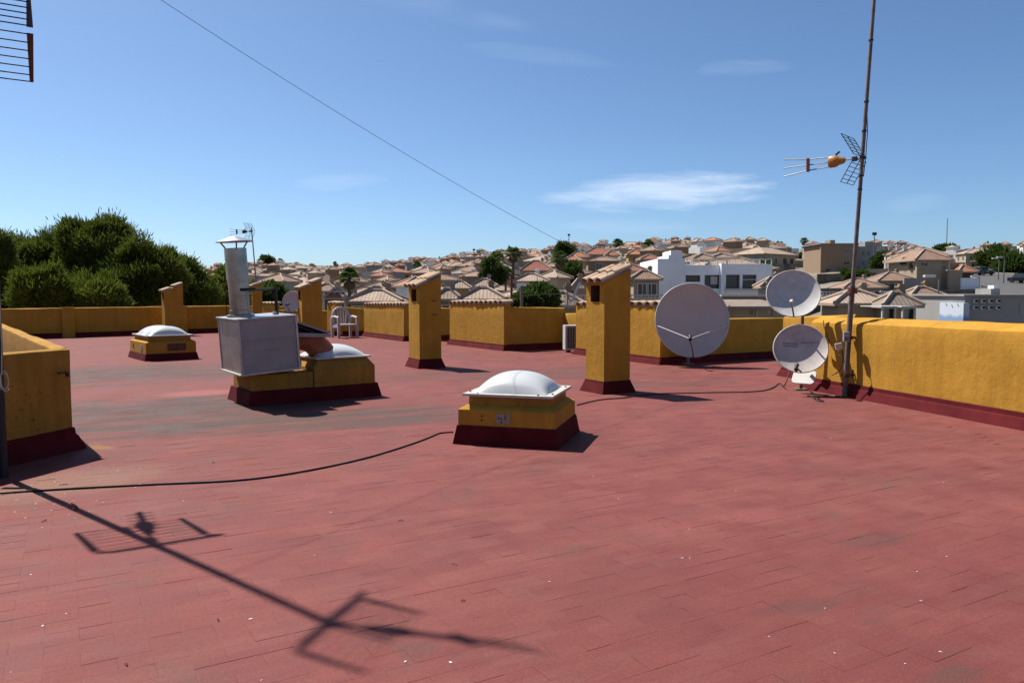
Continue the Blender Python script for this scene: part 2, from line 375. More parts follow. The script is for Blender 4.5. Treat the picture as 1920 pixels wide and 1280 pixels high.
TW, TH_ = 0.28, 0.14
def tile_variant(seed):
    r = random.Random(seed); hx, hy, g, c = TW / 2, TH_ / 2, 0.0002, 0.0055
    tz = [r.uniform(-0.0009, 0.0009) for _ in range(4)]
    b = [(-hx + g, -hy + g, -0.0045), (hx - g, -hy + g, -0.0045), (hx - g, hy - g, -0.0045), (-hx + g, hy - g, -0.0045)]
    t0 = [(x, y, tz[i] - 0.0006) for i, (x, y, z) in enumerate(b)]
    t1 = [(x - math.copysign(c, x), y - math.copysign(c, y), tz[i]) for i, (x, y, z) in enumerate(b)]
    q = MB(); q.add(b + t0 + t1, [(8, 9, 10, 11)] + [(i, (i + 1) % 4, 4 + (i + 1) % 4, 4 + i) for i in range(4)] + [(4 + i, 4 + (i + 1) % 4, 8 + (i + 1) % 4, 8 + i) for i in range(4)])
    return q
tvar = [tile_variant(i) for i in range(10)]
tmesh = [t.mesh('floor_tile', 'floor', fix=False) for t in tvar]
ca, sa = math.cos(GRID), math.sin(GRID)
cand = []
for j in range(-40, 120):
    for i in range(-40, 60):
        lx, ly = (i + (0.5 if j % 2 else 0.0)) * TW, j * TH_
        x, y = lx * ca - ly * sa, lx * sa + ly * ca
        if not (2.35 < y < 9.2) or abs(x) > y * 0.70 + 0.35: continue
        if x < -4.0 and y > 6.0: continue                       # light-well wall
        if x > 5.2 and y > 7.0: continue
        cand.append((x * x + y * y + (1e3 if abs(x) > 0.66 * y else 0), x, y))
cand.sort()
bulk = MB(); rot30 = Matrix.Rotation(GRID, 4, 'Z')
for idx, (d, x, y) in enumerate(cand):
    k = rnd.randrange(10); flip = rnd.random() < 0.5
    mat = Matrix.Translation((x, y, rnd.uniform(-0.0006, 0.0006))) @ Matrix.Rotation(GRID + (math.pi if flip else 0), 4, 'Z')
    if idx < 300: link('floor_tile', tmesh[k], deck, mat)
    else: bulk.add([mat @ Vector(v) for v in tvar[k].v], tvar[k].f)
o = bulk.build('floor_tiling', 'floor', deck, fix=False); o['kind'] = 'stuff'

# ------------------------------------------------------------------ parapets
def arch_tile(L=0.42, r1=0.105, r2=0.09, th=0.014, n=8):
    q = MB(); o = []
    for (y, r) in ((0.0, r1), (L, r2)):
        for rr in (r, r - th):
            for j in range(n + 1):
                a = math.pi * j / n
                q.v.append((rr * math.cos(a), y, rr * 0.82 * math.sin(a)))
    m = n + 1
    for j in range(n):
        q.f += [(j, j + 1, 2 * m + j + 1, 2 * m + j), (m + j + 1, m + j, 3 * m + j, 3 * m + j + 1), (j + 1, j, m + j, m + j + 1), (2 * m + j, 2 * m + j + 1, 3 * m + j + 1, 3 * m + j)]
    q.f += [(0, 2 * m, 3 * m, m), (n, m + n, 3 * m + n, 2 * m + n)]
    q.m = [0] * len(q.f)
    return q
cap_tile = arch_tile(0.36, 0.125, 0.11).mesh('cap_tile', 'tile', True)
chim_tile = arch_tile(0.34, 0.098, 0.082).mesh('roof_tile', 'tile', True)

def sweep(prof, L, seg, seed, amp, zscale=None, ends=(0, 0)):
    """profile [(y, z)] swept along local x; slight unevenness; ends flare outward by ends[]*profile offset"""
    q = MB(); nseg = max(2, int(L / seg)); P = len(prof)
    for i in range(nseg + 1):
        x = L * i / nseg
        for j, (y, z) in enumerate(prof):
            zz = z * (zscale(x / L) if zscale else 1.0)
            xx = x
            if i == 0: xx = x + min(0, y) * ends[0]
            if i == nseg: xx = x - min(0, y) * ends[1]
            d = jit((x * 1.0 + seed * 7.3, y * 2 + seed, zz * 1.2), 1.7, amp)
            q.v.append((xx, y + d.y, zz + (d.z if z > 0.25 else 0)))
    for i in range(nseg):
        for j in range(P - 1):
            q.f.append((i * P + j, (i + 1) * P + j, (i + 1) * P + j + 1, i * P + j + 1)); q.m.append(0)
    q.f.append(tuple(range(P))[::-1]); q.m.append(0)
    q.f.append(tuple(nseg * P + j for j in range(P))); q.m.append(0)
    return q

wall_id = [0]
def parapet(label, P, Q, zP, zQ, th=0.22, mat='yellow', tiles=False, rounded=0.03, back=0.0, plinth=True, ends=(0, 0), ph=0.16, flare=0.075, zbase=-0.3, group=None, name='parapet_wall'):
    wall_id[0] += 1
    d = Q - P; L = d.length; a = math.atan2(d.y, d.x)
    t = thing(name, label, 'wall', (P.x, P.y, 0), a, group)
    r = rounded
    prof = [(0, zbase), (0, 0.05), (0, 0.2), (0, 0.45), (0, 0.75), (0, 1 - 1.6 * r), (0.25 * r, 1 - 0.5 * r), (r, 1), (th * 0.5, 1 + back * 0.5), (th - r, 1 + back), (th, 1 - r + back), (th, 0.4), (th, zbase)]
    zs = lambda s: (zP + (zQ - zP) * s)
    q = sweep(prof, L, 0.22, wall_id[0], 0.012, lambda s: zs(s))
    q.build('wall_body', mat, t, True)
    if plinth:
        f = flare
        pr = [(0.02, -0.02), (-f, -0.02), (-f, 0.004), (-f * 0.45, ph * 0.62), (-0.022, ph * 0.72), (-0.016, ph), (0.02, ph + 0.012)]
        sweep(pr, L, 0.3, wall_id[0] + 50, 0.006, None, ends).build('plinth', 'plinth', t, False)
    if tiles:
        nt_ = max(1, round(L / 0.27)); st = L / nt_
        for i in range(nt_):
            s = (i + 0.5) / nt_
            mm = Matrix.Translation((L * s, -0.03, zs(s) - 0.012 + rnd.uniform(-0.006, 0.006))) @ Matrix.Rotation(R(rnd.uniform(-2.5, 2.5)), 4, 'Z') @ Matrix.Rotation(R(rnd.uniform(4, 8)), 4, 'X')
            link('cap_tile', cap_tile, t, mm)
        MB().box((L / 2, th / 2 - 0.01, (zP + zQ) / 2 + 0.012), (L - 0.02, th - 0.02, 0.05)).build('mortar_bed', 'mortar', t)
    return t

# plan points of the saw-tooth parapet, from the foot of each wall
K = {}
K['a0'] = G(-330, 648); K['a1'] = G(425, 622)                  # far left wall
K['e0'] = V2(-6.55, 28.6); K['e1'] = V2(-4.85, 29.6)
K['f0'] = V2(-5.41, 28.1); K['f1'] = V2(-3.55, 25.2)           # tiled block by the chair
K['g0'] = V2(-1.92, 23.7); K['g1'] = V2(-0.22, 21.1)          # tiled block, middle
K['h0'] = V2(1.66, 19.95); K['h1'] = V2(3.28, 17.0)            # tiled block by the large dish
D30 = Vector((math.cos(GRID), math.sin(GRID), 0))
def topz(v, P): return ZH(v, P.y)

parapet('long shaded ochre parapet wall below the pine trees', K['a0'], K['a1'], topz(585, K['a0']) + 0.02, topz(573, K['a1']), th=0.2)
MBp = MB()
for (u0, u1) in ((115, 139), (338, 350)):
    d = (K['a1'] - K['a0']).normalized()
    def onwall(u):
        k = (u - CX) / F_PX; t = (k * K['a0'].y - K['a0'].x) / (d.x - k * d.y); return K['a0'] + d * t
    A, B = onwall(u0), onwall(u1)
    t = thing('wall_pier', 'plain ochre pier projecting from shaded parapet ' + ('left of the far dome skylight' if u0 == 115 else 'right beside the far left chimney'), 'pier', A, math.atan2(d.y, d.x), 'piers of the shaded parapet')
    MB().box(((B - A).length / 2, -0.05, 0.53), ((B - A).length, 0.10, 1.085)).build('pier_body', 'yellow', t, bevel=0.012)
# walls behind the flue
P0 = K['a1']; P1 = V2(-9.75, 33.4)
parapet('shaded ochre parapet piece seen left of the metal flue', P0 + V2(0.05, 0.02), P1, topz(573, P0), topz(574, P1))
A, B = V2(-10.15, 31.2), V2(-9.35, 30.3)
parapet('small tiled ochre parapet block seen between flue and bent black pipe', A, B, topz(570, A), topz(571, B), tiles=True, ends=(1, 1))
A, B = V2(-9.2, 30.2), V2(-6.75, 30.3)
parapet('low shaded ochre parapet behind the satellite dish on the chimney', A, B, topz(581, A), topz(583, B), plinth=False)
# around the chair
A, B = V2(-6.95, 28.9), V2(-6.42, 28.25)
parapet('narrow sunlit tiled parapet block left of the white chair', A, B, topz(570, A), topz(570, B), tiles=True, th=0.2)
A, B = V2(-6.55, 28.25), V2(-4.9, 29.35)
parapet('shaded ochre parapet behind the white chair', A, B, topz(574, A), topz(581, B))
parapet('sunlit tiled parapet block right of the white chair', K['f0'], K['f1'], topz(572, K['f0']), topz(572, K['f1']), tiles=True, ends=(1, 1))
A, B = K['f1'] + V2(0.02, 0.03), K['f1'] + D30 * 2.9
parapet('shaded ochre parapet half hidden behind the middle chimney', A, B, topz(577, A), topz(578, B))
parapet('sunlit tiled parapet block right of the middle chimney', K['g0'], K['g1'], topz(569, K['g0']), topz(569, K['g1']), tiles=True, ends=(1, 1))
A, B = K['g1'] + V2(0.02, 0.03), V2(1.52, 22.15)
parapet('shaded ochre parapet behind the thin rusty post', A, B, topz(575, A), topz(577, B))
A, B = V2(1.50, 22.1), V2(1.95, 21.0)
parapet('low ochre parapet piece behind the air conditioner', A, B, topz(587, A), topz(587, B), plinth=False)
parapet('sunlit tiled parapet block behind the nearest chimney', K['h0'], K['h1'], topz(572, K['h0']), topz(572, K['h1']) - 0.0, tiles=True, ends=(1, 1))
A, B = K['h1'] + V2(0.02, 0.03), K['h1'] + D30 * 4.1
tw = parapet('shaded ochre parapet behind the largest satellite dish', A, B, topz(598, A), topz(596, B))
# right side: short return, then the long sunlit wall
A, B = V2(5.20, 14.75), V2(5.72, 12.85)
parapet('short sunlit ochre return wall behind the two right dishes', A, B, topz(594, A), topz(590, B), ends=(1, 0))
RW = [V2(4.95, 12.75), V2(5.46, 10.95), V2(6.12, 8.55), V2(7.6, 3.0)]
RWD = (RW[2] - RW[0]).normalized(); R0 = RW[0]; R9 = RW[0] + RWD * 10.2
t_rw = parapet('long bright sunlit yellow parapet wall on the right', R0, R9, 1.14, 1.2, th=0.30, rounded=0.05, back=0.055, ends=(1, 0), ph=0.19, flare=0.09)
def on_rw(s, off=0.0, z=0.0):                     # point on the right wall: along, in front of the face, height
    nrm = Vector((RWD.y, -RWD.x, 0)); return R0 + RWD * s + nrm * (off) + Vector((0, 0, z))
# light well on the left
A = V2(-4.50, 7.80); d1 = Vector((-0.25, -0.86, 0)).normalized()
B = A + d1 * 3.4
t_lw = parapet('shaded mould-spotted ochre wall of the light well at the left edge', B, A, 1.04, 1.035, th=0.16, mat='yellow_old', rounded=0.02, ends=(0, 1), ph=0.22, flare=0.085)
d2 = Vector((-5.3, 6.9, 0)).normalized(); nb = Vector((d2.y, -d2.x, 0))
off2 = Vector((0.79, 0.61, 0)) * -0.15
parapet('sunlit inner light well wall running back from the left corner', A + d2 * 8.6 + off2, A + d2 * 0.10 + off2, 1.03, 1.03, th=0.15, mat='yellow_old', rounded=0.02, plinth=False)
# rusty hook plate on the light well wall
tq = thing('wall_hook', 'small dark rusty bracket on the shaded light well wall', 'bracket', (-4.50, 7.66, 0.80), math.atan2(d1.y, d1.x))
MB().box((0.02, 0.012, 0), (0.07, 0.03, 0.022)).box((-0.03, 0.03, -0.02), (0.015, 0.04, 0.05)).build('bracket', 'rust', tq)

# ------------------------------------------------------------------ chimneys
def chimney(label, corner, wd, wl, z_low, z_high, rot=GRID, cols=3, hole=True, ph=0.17, flare=0.075, slots=()):
    """corner = near edge; local x runs along the shaded face (wd), local y along the lit face (wl); roof falls towards x = 0"""
    t = thing('chimney', label, 'chimney', corner, rot, 'roof chimneys')
    q = MB(); sl = (z_high - z_low) / wd
    hw = min(0.26, wl * 0.5); hy0, hy1 = wl / 2 - hw / 2, wl / 2 + hw / 2; hz1 = z_low - 0.05; hz0 = hz1 - 0.26; dp = 0.24
    zl = lambda x: z_low + sl * x
    # shaded face (y=0), far faces, and lit face (x=0) with an opening
    q.quad((0, 0, -0.1), (wd, 0, -0.1), (wd, 0, zl(wd)), (0, 0, zl(0)))
    q.quad((wd, 0, -0.1), (wd, wl, -0.1), (wd, wl, zl(wd)), (wd, 0, zl(wd)))
    q.quad((wd, wl, -0.1), (0, wl, -0.1), (0, wl, zl(0)), (wd, wl, zl(wd)))
    q.quad((0, 0, zl(0)), (wd, 0, zl(wd)), (wd, wl, zl(wd)), (0, wl, zl(0)))
    q.quad((0, wl, -0.1), (0, 0, -0.1), (0, 0, hz0), (0, wl, hz0))
    q.quad((0, wl, hz1), (0, 0, hz1), (0, 0, zl(0)), (0, wl, zl(0)))
    q.quad((0, hy0, hz0), (0, 0, hz0), (0, 0, hz1), (0, hy0, hz1))
    q.quad((0, wl, hz0), (0, hy1, hz0), (0, hy1, hz1), (0, wl, hz1))
    q.build('shaft', 'yellow', t, fix=False)
    h = MB()
    h.quad((0, hy0, hz0), (0, hy1, hz0), (dp, hy1, hz0), (dp, hy0, hz0)); h.quad((0, hy1, hz1), (0, hy0, hz1), (dp, hy0, hz1), (dp, hy1, hz1))
    h.quad((0, hy0, hz1), (0, hy0, hz0), (dp, hy0, hz0), (dp, hy0, hz1)); h.quad((0, hy1, hz0), (0, hy1, hz1), (dp, hy1, hz1), (dp, hy1, hz0))
    h.quad((dp, hy0, hz0), (dp, hy1, hz0), (dp, hy1, hz1), (dp, hy0, hz1))
    h.build('vent_opening', 'rust', t, fix=False)
    # flared skirting
    f = flare; p = MB(); g = 0.012
    lo = [(-f, -f), (wd + f, -f), (wd + f, wl + f), (-f, wl + f)]; hi = [(-g, -g), (wd + g, -g), (wd + g, wl + g), (-g, wl + g)]
    p.add([(x, y, -0.003) for x, y in lo] + [(x, y, ph) for x, y in hi] + [(x, y, ph + 0.02) for x, y in hi],
          [(i, (i + 1) % 4, 4 + (i + 1) % 4, 4 + i) for i in range(4)] + [(4 + i, 4 + (i + 1) % 4, 8 + (i + 1) % 4, 8 + i) for i in range(4)] + [(8, 9, 10, 11)])
    p.build('plinth', 'plinth', t)
    # mortar slab and clay tiles
    ang = math.atan2(z_high - z_low, wd); rm = Matrix.Rotation(-ang, 3, 'Y'); c = Vector((wd / 2, wl / 2, (z_low + z_high) / 2))
    MB().box(c + rm @ Vector((-0.02, 0, 0.016)), (wd / math.cos(ang) + 0.06, wl + 0.02, 0.03), rm).build('cap_slab', 'mortar', t)
    Ls = wd / math.cos(ang) + 0.10
    for row in range(2):
        for col in range(cols):
            yy = (col + 0.5) / cols * (wl + 0.10) - 0.05
            x0 = -0.075 + row * (Ls - 0.34)
            base = Vector((0, 0, z_low)) + Matrix.Rotation(-ang, 3, 'Y') @ Vector((x0, 0, 0.022 + row * 0.022))
            mm = Matrix.Translation((base.x, yy + rnd.uniform(-.006, .006), base.z)) @ Matrix.Rotation(-ang - R(1.5), 4, 'Y') @ Matrix.Rotation(R(-90) + R(rnd.uniform(-2, 2)), 4, 'Z')
            s = (wl + 0.10) / cols / 0.205
            link('roof_tile', chim_tile, t, mm @ Matrix.Diagonal((s, 1, 1, 1)))
    for (sx_, sz_) in slots:
        MB().box((sx_, -0.002, sz_), (0.11, 0.012, 0.022)).build('slot', 'rust', t)
    return t
c1 = chimney('nearest yellow chimney with clay tile cap, left of the largest dish', V2(1.452, 12.10), 0.52, 0.49, 1.76, 1.945)
c2 = chimney('middle yellow chimney with two dark slots on its shaded side', V2(-1.945, 16.15), 0.50, 0.58, 1.72, 1.93, slots=((0.34, 1.42), (0.35, 1.13)))
c3 = chimney('yellow chimney beside a small dish, behind the fan box', V2(-6.17, 22.6), 0.60, 0.50, 1.70, 1.93)
c4 = chimney('far left ochre chimney against the pine trees', G(311, 628.5) + V2(0.03, -0.1), 0.66, 0.42, 1.63, 1.87, R(38))
c5 = chimney('ochre chimney half hidden by the metal flue pipe', V2(-9.75, 28.9), 0.36, 0.45, 1.80, 1.90, R(20))

# ------------------------------------------------------------------ dome skylights
def dome_mesh(hx, hy, rise, nx=20, ny=20, lobes=1):
    q = MB()
    for j in range(ny + 1):
        for i in range(nx + 1):
            s, w = -1 + 2 * i / nx, -1 + 2 * j / ny
            if lobes == 1: z = (1 - abs(s) ** 2.2) * (1 - abs(w) ** 2.2)
            else:
                ww = (w * 2 + 1) if w < 0 else (w * 2 - 1)
                z = (1 - abs(s) ** 2.2) * max(0.10 * (1 - abs(w) ** 6), (1 - abs(ww) ** 2.4))
            q.v.append((s * hx, w * hy, rise * max(z, 0) ** 0.62))
    for j in range(ny):
        for i in range(nx):
            a = j * (nx + 1) + i; q.f.append((a, a + 1, a + nx + 2, a + nx + 1)); q.m.append(0)
    return q
def frustum(q, h0, h1, z0, z1, top=True, mi=0):
    (x0, y0), (x1, y1) = h0, h1
    o = q.add([(-x0, -y0, z0), (x0, -y0, z0), (x0, y0, z0), (-x0, y0, z0), (-x1, -y1, z1), (x1, -y1, z1), (x1, y1, z1), (-x1, y1, z1)],
              [(0, 1, 5, 4), (1, 2, 6, 5), (2, 3, 7, 6), (3, 0, 4, 7)] + ([(4, 5, 6, 7)] if top else []), mi)
def skylight(label, c, rot, bx, by, z_pl, z_box, z_fl, rise, lobes=1, patches=True, bolts=True, shoulder=0.10):
    t = thing('dome_skylight', label, 'skylight', (c.x, c.y, 0), rot, 'dome skylights')
    q = MB(); frustum(q, (bx + 0.045, by + 0.045), (bx + 0.008, by + 0.008), -0.003, z_pl); q.build('plinth', 'plinth', t, bevel=0.006)
    q = MB(); frustum(q, (bx, by), (bx - 0.004, by - 0.004), 0.0, z_box, False); frustum(q, (bx - 0.004, by - 0.004), (bx - shoulder, by - shoulder), z_box, z_box + 0.045, True)
    q.build('curb', 'yellow', t, bevel=0.012)
    ux, uy = bx - shoulder - 0.005, by - shoulder - 0.005
    q = MB(); frustum(q, (ux, uy), (ux - 0.006, uy - 0.006), z_box + 0.02, z_fl - 0.004); q.build('upper_curb', 'yellow_ledge', t, bevel=0.01)
    fx, fy = ux + 0.05, uy + 0.05
    q = MB(); q.box((0, 0, z_fl + 0.012), (2 * fx, 2 * fy, 0.028)); fo_ = q.build('flange', 'flange', t, bevel=0.005)
    d = dome_mesh(ux - 0.04, uy - 0.04, rise, 22, 22 if lobes == 1 else 40, lobes).build('dome', 'dome', t, True); d.location.z = z_fl + 0.0275
    if bolts:
        for sx_ in (-1, 1):
            for sy_ in (-1, 1):
                for (px, py) in ((fx - 0.035, fy - 0.16), (fx - 0.16, fy - 0.035)):
                    MB().lathe([(0, 0.012), (0.011, 0.012), (0.013, 0), ], 8).build('bolt', 'steel', fo_).location = (sx_ * px, sy_ * py, z_fl + 0.027)
    return t, (ux, uy, fx, fy)
e1 = Vector((1.065, -0.303, 0)).normalized(); e2 = Vector((-e1.y, e1.x, 0))
pc = G(848, 832) + e1 * 0.575 + e2 * 0.575
s1, _ = skylight('nearest dome skylight, white dome on a stepped yellow curb', pc, math.atan2(e1.y, e1.x), 0.53, 0.53, 0.20, 0.365, 0.505, 0.205, shoulder=0.085)
MB().box((-0.03, -0.531, 0.285), (0.155, 0.006, 0.105)).build('filler_patch', 'patch', s1)
for (x, z) in ((-0.075, 0.29), (-0.045, 0.286), (-0.005, 0.29), (-0.045, 0.252), (0.0, 0.318), (-0.26, 0.305), (-0.262, 0.26)):
    MB().box((x, -0.535, z), (0.012, 0.008, 0.016)).build('plug_hole', 'hole', s1)
d_l = R(39); lx = Vector((math.cos(d_l), math.sin(d_l), 0)); ly = Vector((-lx.y, lx.x, 0))
pc = G(271, 677.3) + lx * 0.615 + ly * 0.805
s2, _ = skylight('far skylight with a two-lobed white dome, below the pines', pc, d_l, 0.57, 0.76, 0.16, 0.42, 0.56, 0.20, lobes=2, shoulder=0.09)
MB().box((0.12, -0.766, 0.30), (0.42, 0.006, 0.17)).build('faded_panel', 'rust', s2)
MB().box((-0.574, 0.40, 0.31), (0.008, 0.05, 0.09)).build('plug_hole', 'hole', s2)
MB().box((-0.574, -0.35, 0.29), (0.008, 0.14, 0.13)).build('filler_patch', 'patch', s2)

# ------------------------------------------------------------------ fan housing on its platform, with flue
FA = R(36); fx_ = Vector((math.cos(FA), math.sin(FA), 0)); fy_ = Vector((-fx_.y, fx_.x, 0))
fo = G(466, 762.5) + fx_ * 0.06 + fy_ * 0.06                 # near corner of the platform
def FL(x, y, z): return Vector((x, y, z))
tp = thing('roof_curb', 'low ochre platform and skylight curb carrying the grey fan box', 'curb', fo, FA)
q = MB(); q.box((0.97, 0.46, 0.10), (2.06, 1.04, 0.205), taper=(0.955, 0.91)); q.build('plinth', 'plinth', tp, bevel=0.008)
q = MB(); q.box((0.47, 0.46, 0.31), (0.90, 0.90, 0.24)); q.build('low_platform', 'yellow_ledge', tp, bevel=0.012)
q = MB(); q.box((1.42, 0.46, 0.33), (0.98, 0.94, 0.29)); frustum(q, (0.49, 0.47), (0.40, 0.38), 0.475, 0.60)
for i in range(8, 16): q.v[i] = (q.v[i][0] + 1.42, q.v[i][1] + 0.46, q.v[i][2])
q.build('curb', 'yellow_ledge', tp, bevel=0.012)
ts = thing('dome_skylight', 'white dome skylight under the rusty duct elbow', 'skylight', fo + fx_ * 1.42 + fy_ * 0.46, FA, 'dome skylights')
MB().box((0, 0, 0.615), (0.90, 0.86, 0.026)).build('flange', 'flange', ts, bevel=0.005)
d = dome_mesh(0.40, 0.38, 0.17).build('dome', 'dome', ts, True); d.location.z = 0.629
# fan box
tb = thing('fan_box', 'large grey sheet-metal fan box tilted on the ochre platform', 'fan box', fo + fx_ * (-0.15) + fy_ * (-0.11) + Vector((0, 0, 0.445)), FA)
tb.rotation_euler = (R(0.5), R(-3.6), FA)
BW, BD, BH = 0.82, 0.94, 0.765
q = MB(); q.box((BW / 2, BD / 2, BH / 2), (BW, BD, BH)); q.build('housing', 'sheet', tb, bevel=0.006)
MB().box((-0.004, BD / 2, BH / 2), (0.006, BD - 0.03, BH - 0.03)).build('side_panel', 'galv', tb)
MB().box((BW / 2 - 0.01, BD / 2, BH + 0.012), (BW + 0.05, BD + 0.05, 0.022)).build('lid', 'galv', tb, bevel=0.004)
for (x, y) in ((0.0, 0.0), (0.0, BD), (BW, 0.0)):
    MB().box((x, y, BH / 2), (0.03, 0.03, BH + 0.01)).build('corner_angle', 'galv', tb)
MB().box((BW / 2, -0.008, 0.008), (BW + 0.03, 0.03, 0.03)).build('base_angle', 'galv', tb)
MB().box((-0.01, BD / 2, 0.006), (0.045, BD + 0.02, 0.02)).build('base_angle', 'flange', tb)
for (x, z, w, h) in ((BW * 0.5, BH * 0.62, BW - 0.06, 0.004), (0.22, BH * 0.40, 0.05, 0.008), (BW * 0.52, BH * 0.42, 0.22, 0.004)):
    MB().box((x, -0.002, z), (w, 0.006, h)).build('panel_seam', 'steel', tb)
for z in (0.12, 0.40, 0.68):
    for x in (0.05, BW - 0.05): MB().lathe([(0, 0.006), (0.008, 0.004), (0.009, 0)], 6, Matrix.Translation((x, -0.001, z)) @ Matrix.Rotation(R(90), 4, 'X')).build('rivet', 'steel', tb)
MB().box((BW + 0.006, 0.02, 0.10), (0.05, 0.05, 0.11)).build('cable_gland', 'darkmetal', tb)
# flue pipe with rain cap
tf = thing('flue_pipe', 'tall galvanised flue pipe with conical rain cap on the fan box', 'flue', tb.location, FA)
tf.rotation_euler = (R(0.3), R(-3.4), FA)
fp = Vector((0.22, 0.60, BH + 0.022))
rr = 0.142
q = MB(); q.lathe([(rr + 0.055, 0), (rr + 0.055, 0.03), (rr + 0.012, 0.04), (rr + 0.012, 0.10), (rr, 0.105), (rr, 0.50), (rr + 0.006, 0.505), (rr + 0.006, 0.535), (rr + 0.012, 0.54), (rr + 0.012, 0.985), (rr + 0.004, 0.99), (rr - 0.006, 0.99), (rr - 0.006, 0.2)], 32, Matrix.Translation(fp))
q.build('pipe', 'pipe', tf, True)
q = MB(); q.lathe([(0.005, 1.165), (0.09, 1.142), (0.255, 1.088), (0.262, 1.076), (0.255, 1.074), (0.08, 1.125), (0.0, 1.14)], 32, Matrix.Translation(fp)); q.build('rain_cap', 'galv', tf, True)
for a in (20, 140, 260):
    ca_, sa_ = math.cos(R(a)), math.sin(R(a))
    q = MB(); q.tube([fp + Vector((ca_ * rr, sa_ * rr, 0.95)), fp + Vector((ca_ * (rr + 0.01), sa_ * (rr + .01), 1.0)), fp + Vector((ca_ * 0.22, sa_ * 0.22, 1.09))], 0.011, 6); q.build('cap_strut', 'steel', tf)
# black bent pipe behind the flue
tk = thing('bent_pipe', 'black square bent pipe stay beside the flue on the fan box', 'pipe', tb.location, FA)
tk.rotation_euler = tb.rotation_euler
q = MB(); zz = BH + 0.40
q.tube([fp + Vector((-0.02, -0.155, 0.39)), Vector((BW - 0.13, 0.40, zz + 0.0))], 0.021, 4); q.tube([Vector((BW - 0.13, 0.40, zz + 0.02)), Vector((BW - 0.13, 0.40, BH + 0.02))], 0.026, 4)
q.build('pipe', 'darkmetal', tk)
MB().box((BW - 0.17, 0.38, BH + 0.045), (0.05, 0.06, 0.04)).build('foot', 'alu', tk)
# sheet-metal transition and rusty elbow
tt = thing('duct_elbow', 'rusty orange duct elbow with grey hood bending into the skylight', 'duct', tb.location, FA)
q = MB()
y0, y1 = 0.10, 0.86
q.add([(BW, y0, BH - 0.02), (BW, y1, BH - 0.02), (BW + 0.50, y1, BH - 0.20), (BW + 0.50, y0, BH - 0.20), (BW, y0, BH - 0.05), (BW, y1, BH - 0.05), (BW + 0.50, y1, BH - 0.225), (BW + 0.50, y0, BH - 0.225)],
      [(0, 1, 2, 3), (7, 6, 5, 4), (0, 3, 7, 4), (1, 5, 6, 2), (3, 2, 6, 7)])
q.build('hood_plate', 'sheet', tt)
MB().box((BW + 0.27, 0.46, BH - 0.24), (0.52, 0.70, 0.055), Matrix.Rotation(R(3), 3, 'Y')).build('lower_plate', 'sheet', tt)
MB().box((BW + 0.16, 0.46, BH - 0.15), (0.30, 0.60, 0.02), Matrix.Rotation(R(20), 3, 'Y')).build('inner_plate', 'darkmetal', tt)
q = MB(); cx0 = Vector((BW + 0.02, 0.50, BH - 0.50))
path = [Vector((BW - 0.02, 0.48, 0.42)), Vector((BW + 0.14, 0.48, 0.43)), Vector((BW + 0.26, 0.48, 0.415)), Vector((BW + 0.36, 0.47, 0.37)), Vector((BW + 0.44, 0.46, 0.30)), Vector((BW + 0.50, 0.45, 0.21)), Vector((BW + 0.545, 0.44, 0.10))]
path = [p_ + Vector((0.03, 0, 0.02)) for p_ in path]; q.tube(path, 0.155, 24, r2=0.20); q.build('elbow', 'terra', tt, True)
q = MB(); q.tube([path[-1] + Vector((-0.01, 0, 0.045)), path[-1] + Vector((0.005, 0, 0.0))], 0.21, 24); q.build('collar', 'terra', tt, True)

# ------------------------------------------------------------------ satellite dishes
def orient(n, up=Vector((0, 0, 1))):
    z = Vector(n).normalized(); x = up.cross(z).normalized(); y = z.cross(x)
    return Matrix((x, y, z)).transposed()
def dish_shell(Rd, depth, seg=48, rings=10, th=0.006):
    q = MB(); prof = []
    for i in range(rings + 1):
        r = Rd * i / rings; prof.append((max(r, 1e-4), depth * (r / Rd) ** 2 - depth))
    back = [(r, z - th) for r, z in prof][::-1]
    q.lathe(prof, seg); q.lathe(back, seg)
    return q
def dish(label, center, n, Rd, depth, mat, lnb_world, rods=2, arm=True, lnb_mat='greybox', rimw=0.012):
    Rm = orient(n)
    t = thing('satellite_dish', label, 'satellite dish', center, 0, 'satellite dishes')
    t.rotation_euler = Rm.to_euler()
    inv = Rm.transposed(); lp = inv @ (lnb_world - center)
    dish_shell(Rd, depth).build('reflector', mat, t, True, fix=False)
    q = MB(); m = 64; pts = [(Rd * math.cos(2 * math.pi * j / m), Rd * math.sin(2 * math.pi * j / m), 0.0) for j in range(m + 1)]
    q.tube(pts, rimw, 8, caps=False); q.build('rim', 'flange' if Rd < 0.6 else 'white', t, True)
    fa_ = t
    if arm:
        q = MB(); q.tube([(0, -Rd * 0.985, -0.01), (0, -Rd * 1.02, 0.06), lp * 0.55 + Vector((0, -Rd * 0.45, 0.03)), lp + Vector((0, -0.05, -0.01))], 0.013, 8); fa_ = q.build('feed_arm', 'steel', t, True)
    if rods == 2:
        for s in (-1, 1):
            q = MB(); q.tube([Vector((s * Rd * 0.985, -Rd * 0.14, 0.0)), lp], 0.011, 6); q.build('support_rod', 'white', t, True)
    q = MB(); dz = (Vector((0, 0, -depth)) - lp).normalized(); L1 = 0.13 if Rd > 0.6 else 0.10
    q.tube([lp - dz * 0.05, lp + dz * L1 * 0.25], 0.028 if Rd < 0.6 else 0.036, 12); q.tube([lp + dz * L1 * 0.25, lp + dz * L1], 0.022, 12, r2=0.042 if Rd > .6 else 0.034)
    q.build('receiver_head', lnb_mat, fa_, True)
    q = MB(); q.box((0, -Rd * 0.15, -depth - 0.05), (0.16, 0.22, 0.09)); q.tube([(0, -Rd * 0.15, -depth - 0.07), (0, -Rd * 0.15, -depth - 0.20)], 0.03, 8); q.build('rear_mount', 'steel', t)
    return t, Rm
cb = AT(1298, 600, 16.72)
nb_ = Vector((0.02, -0.985, 0.12))
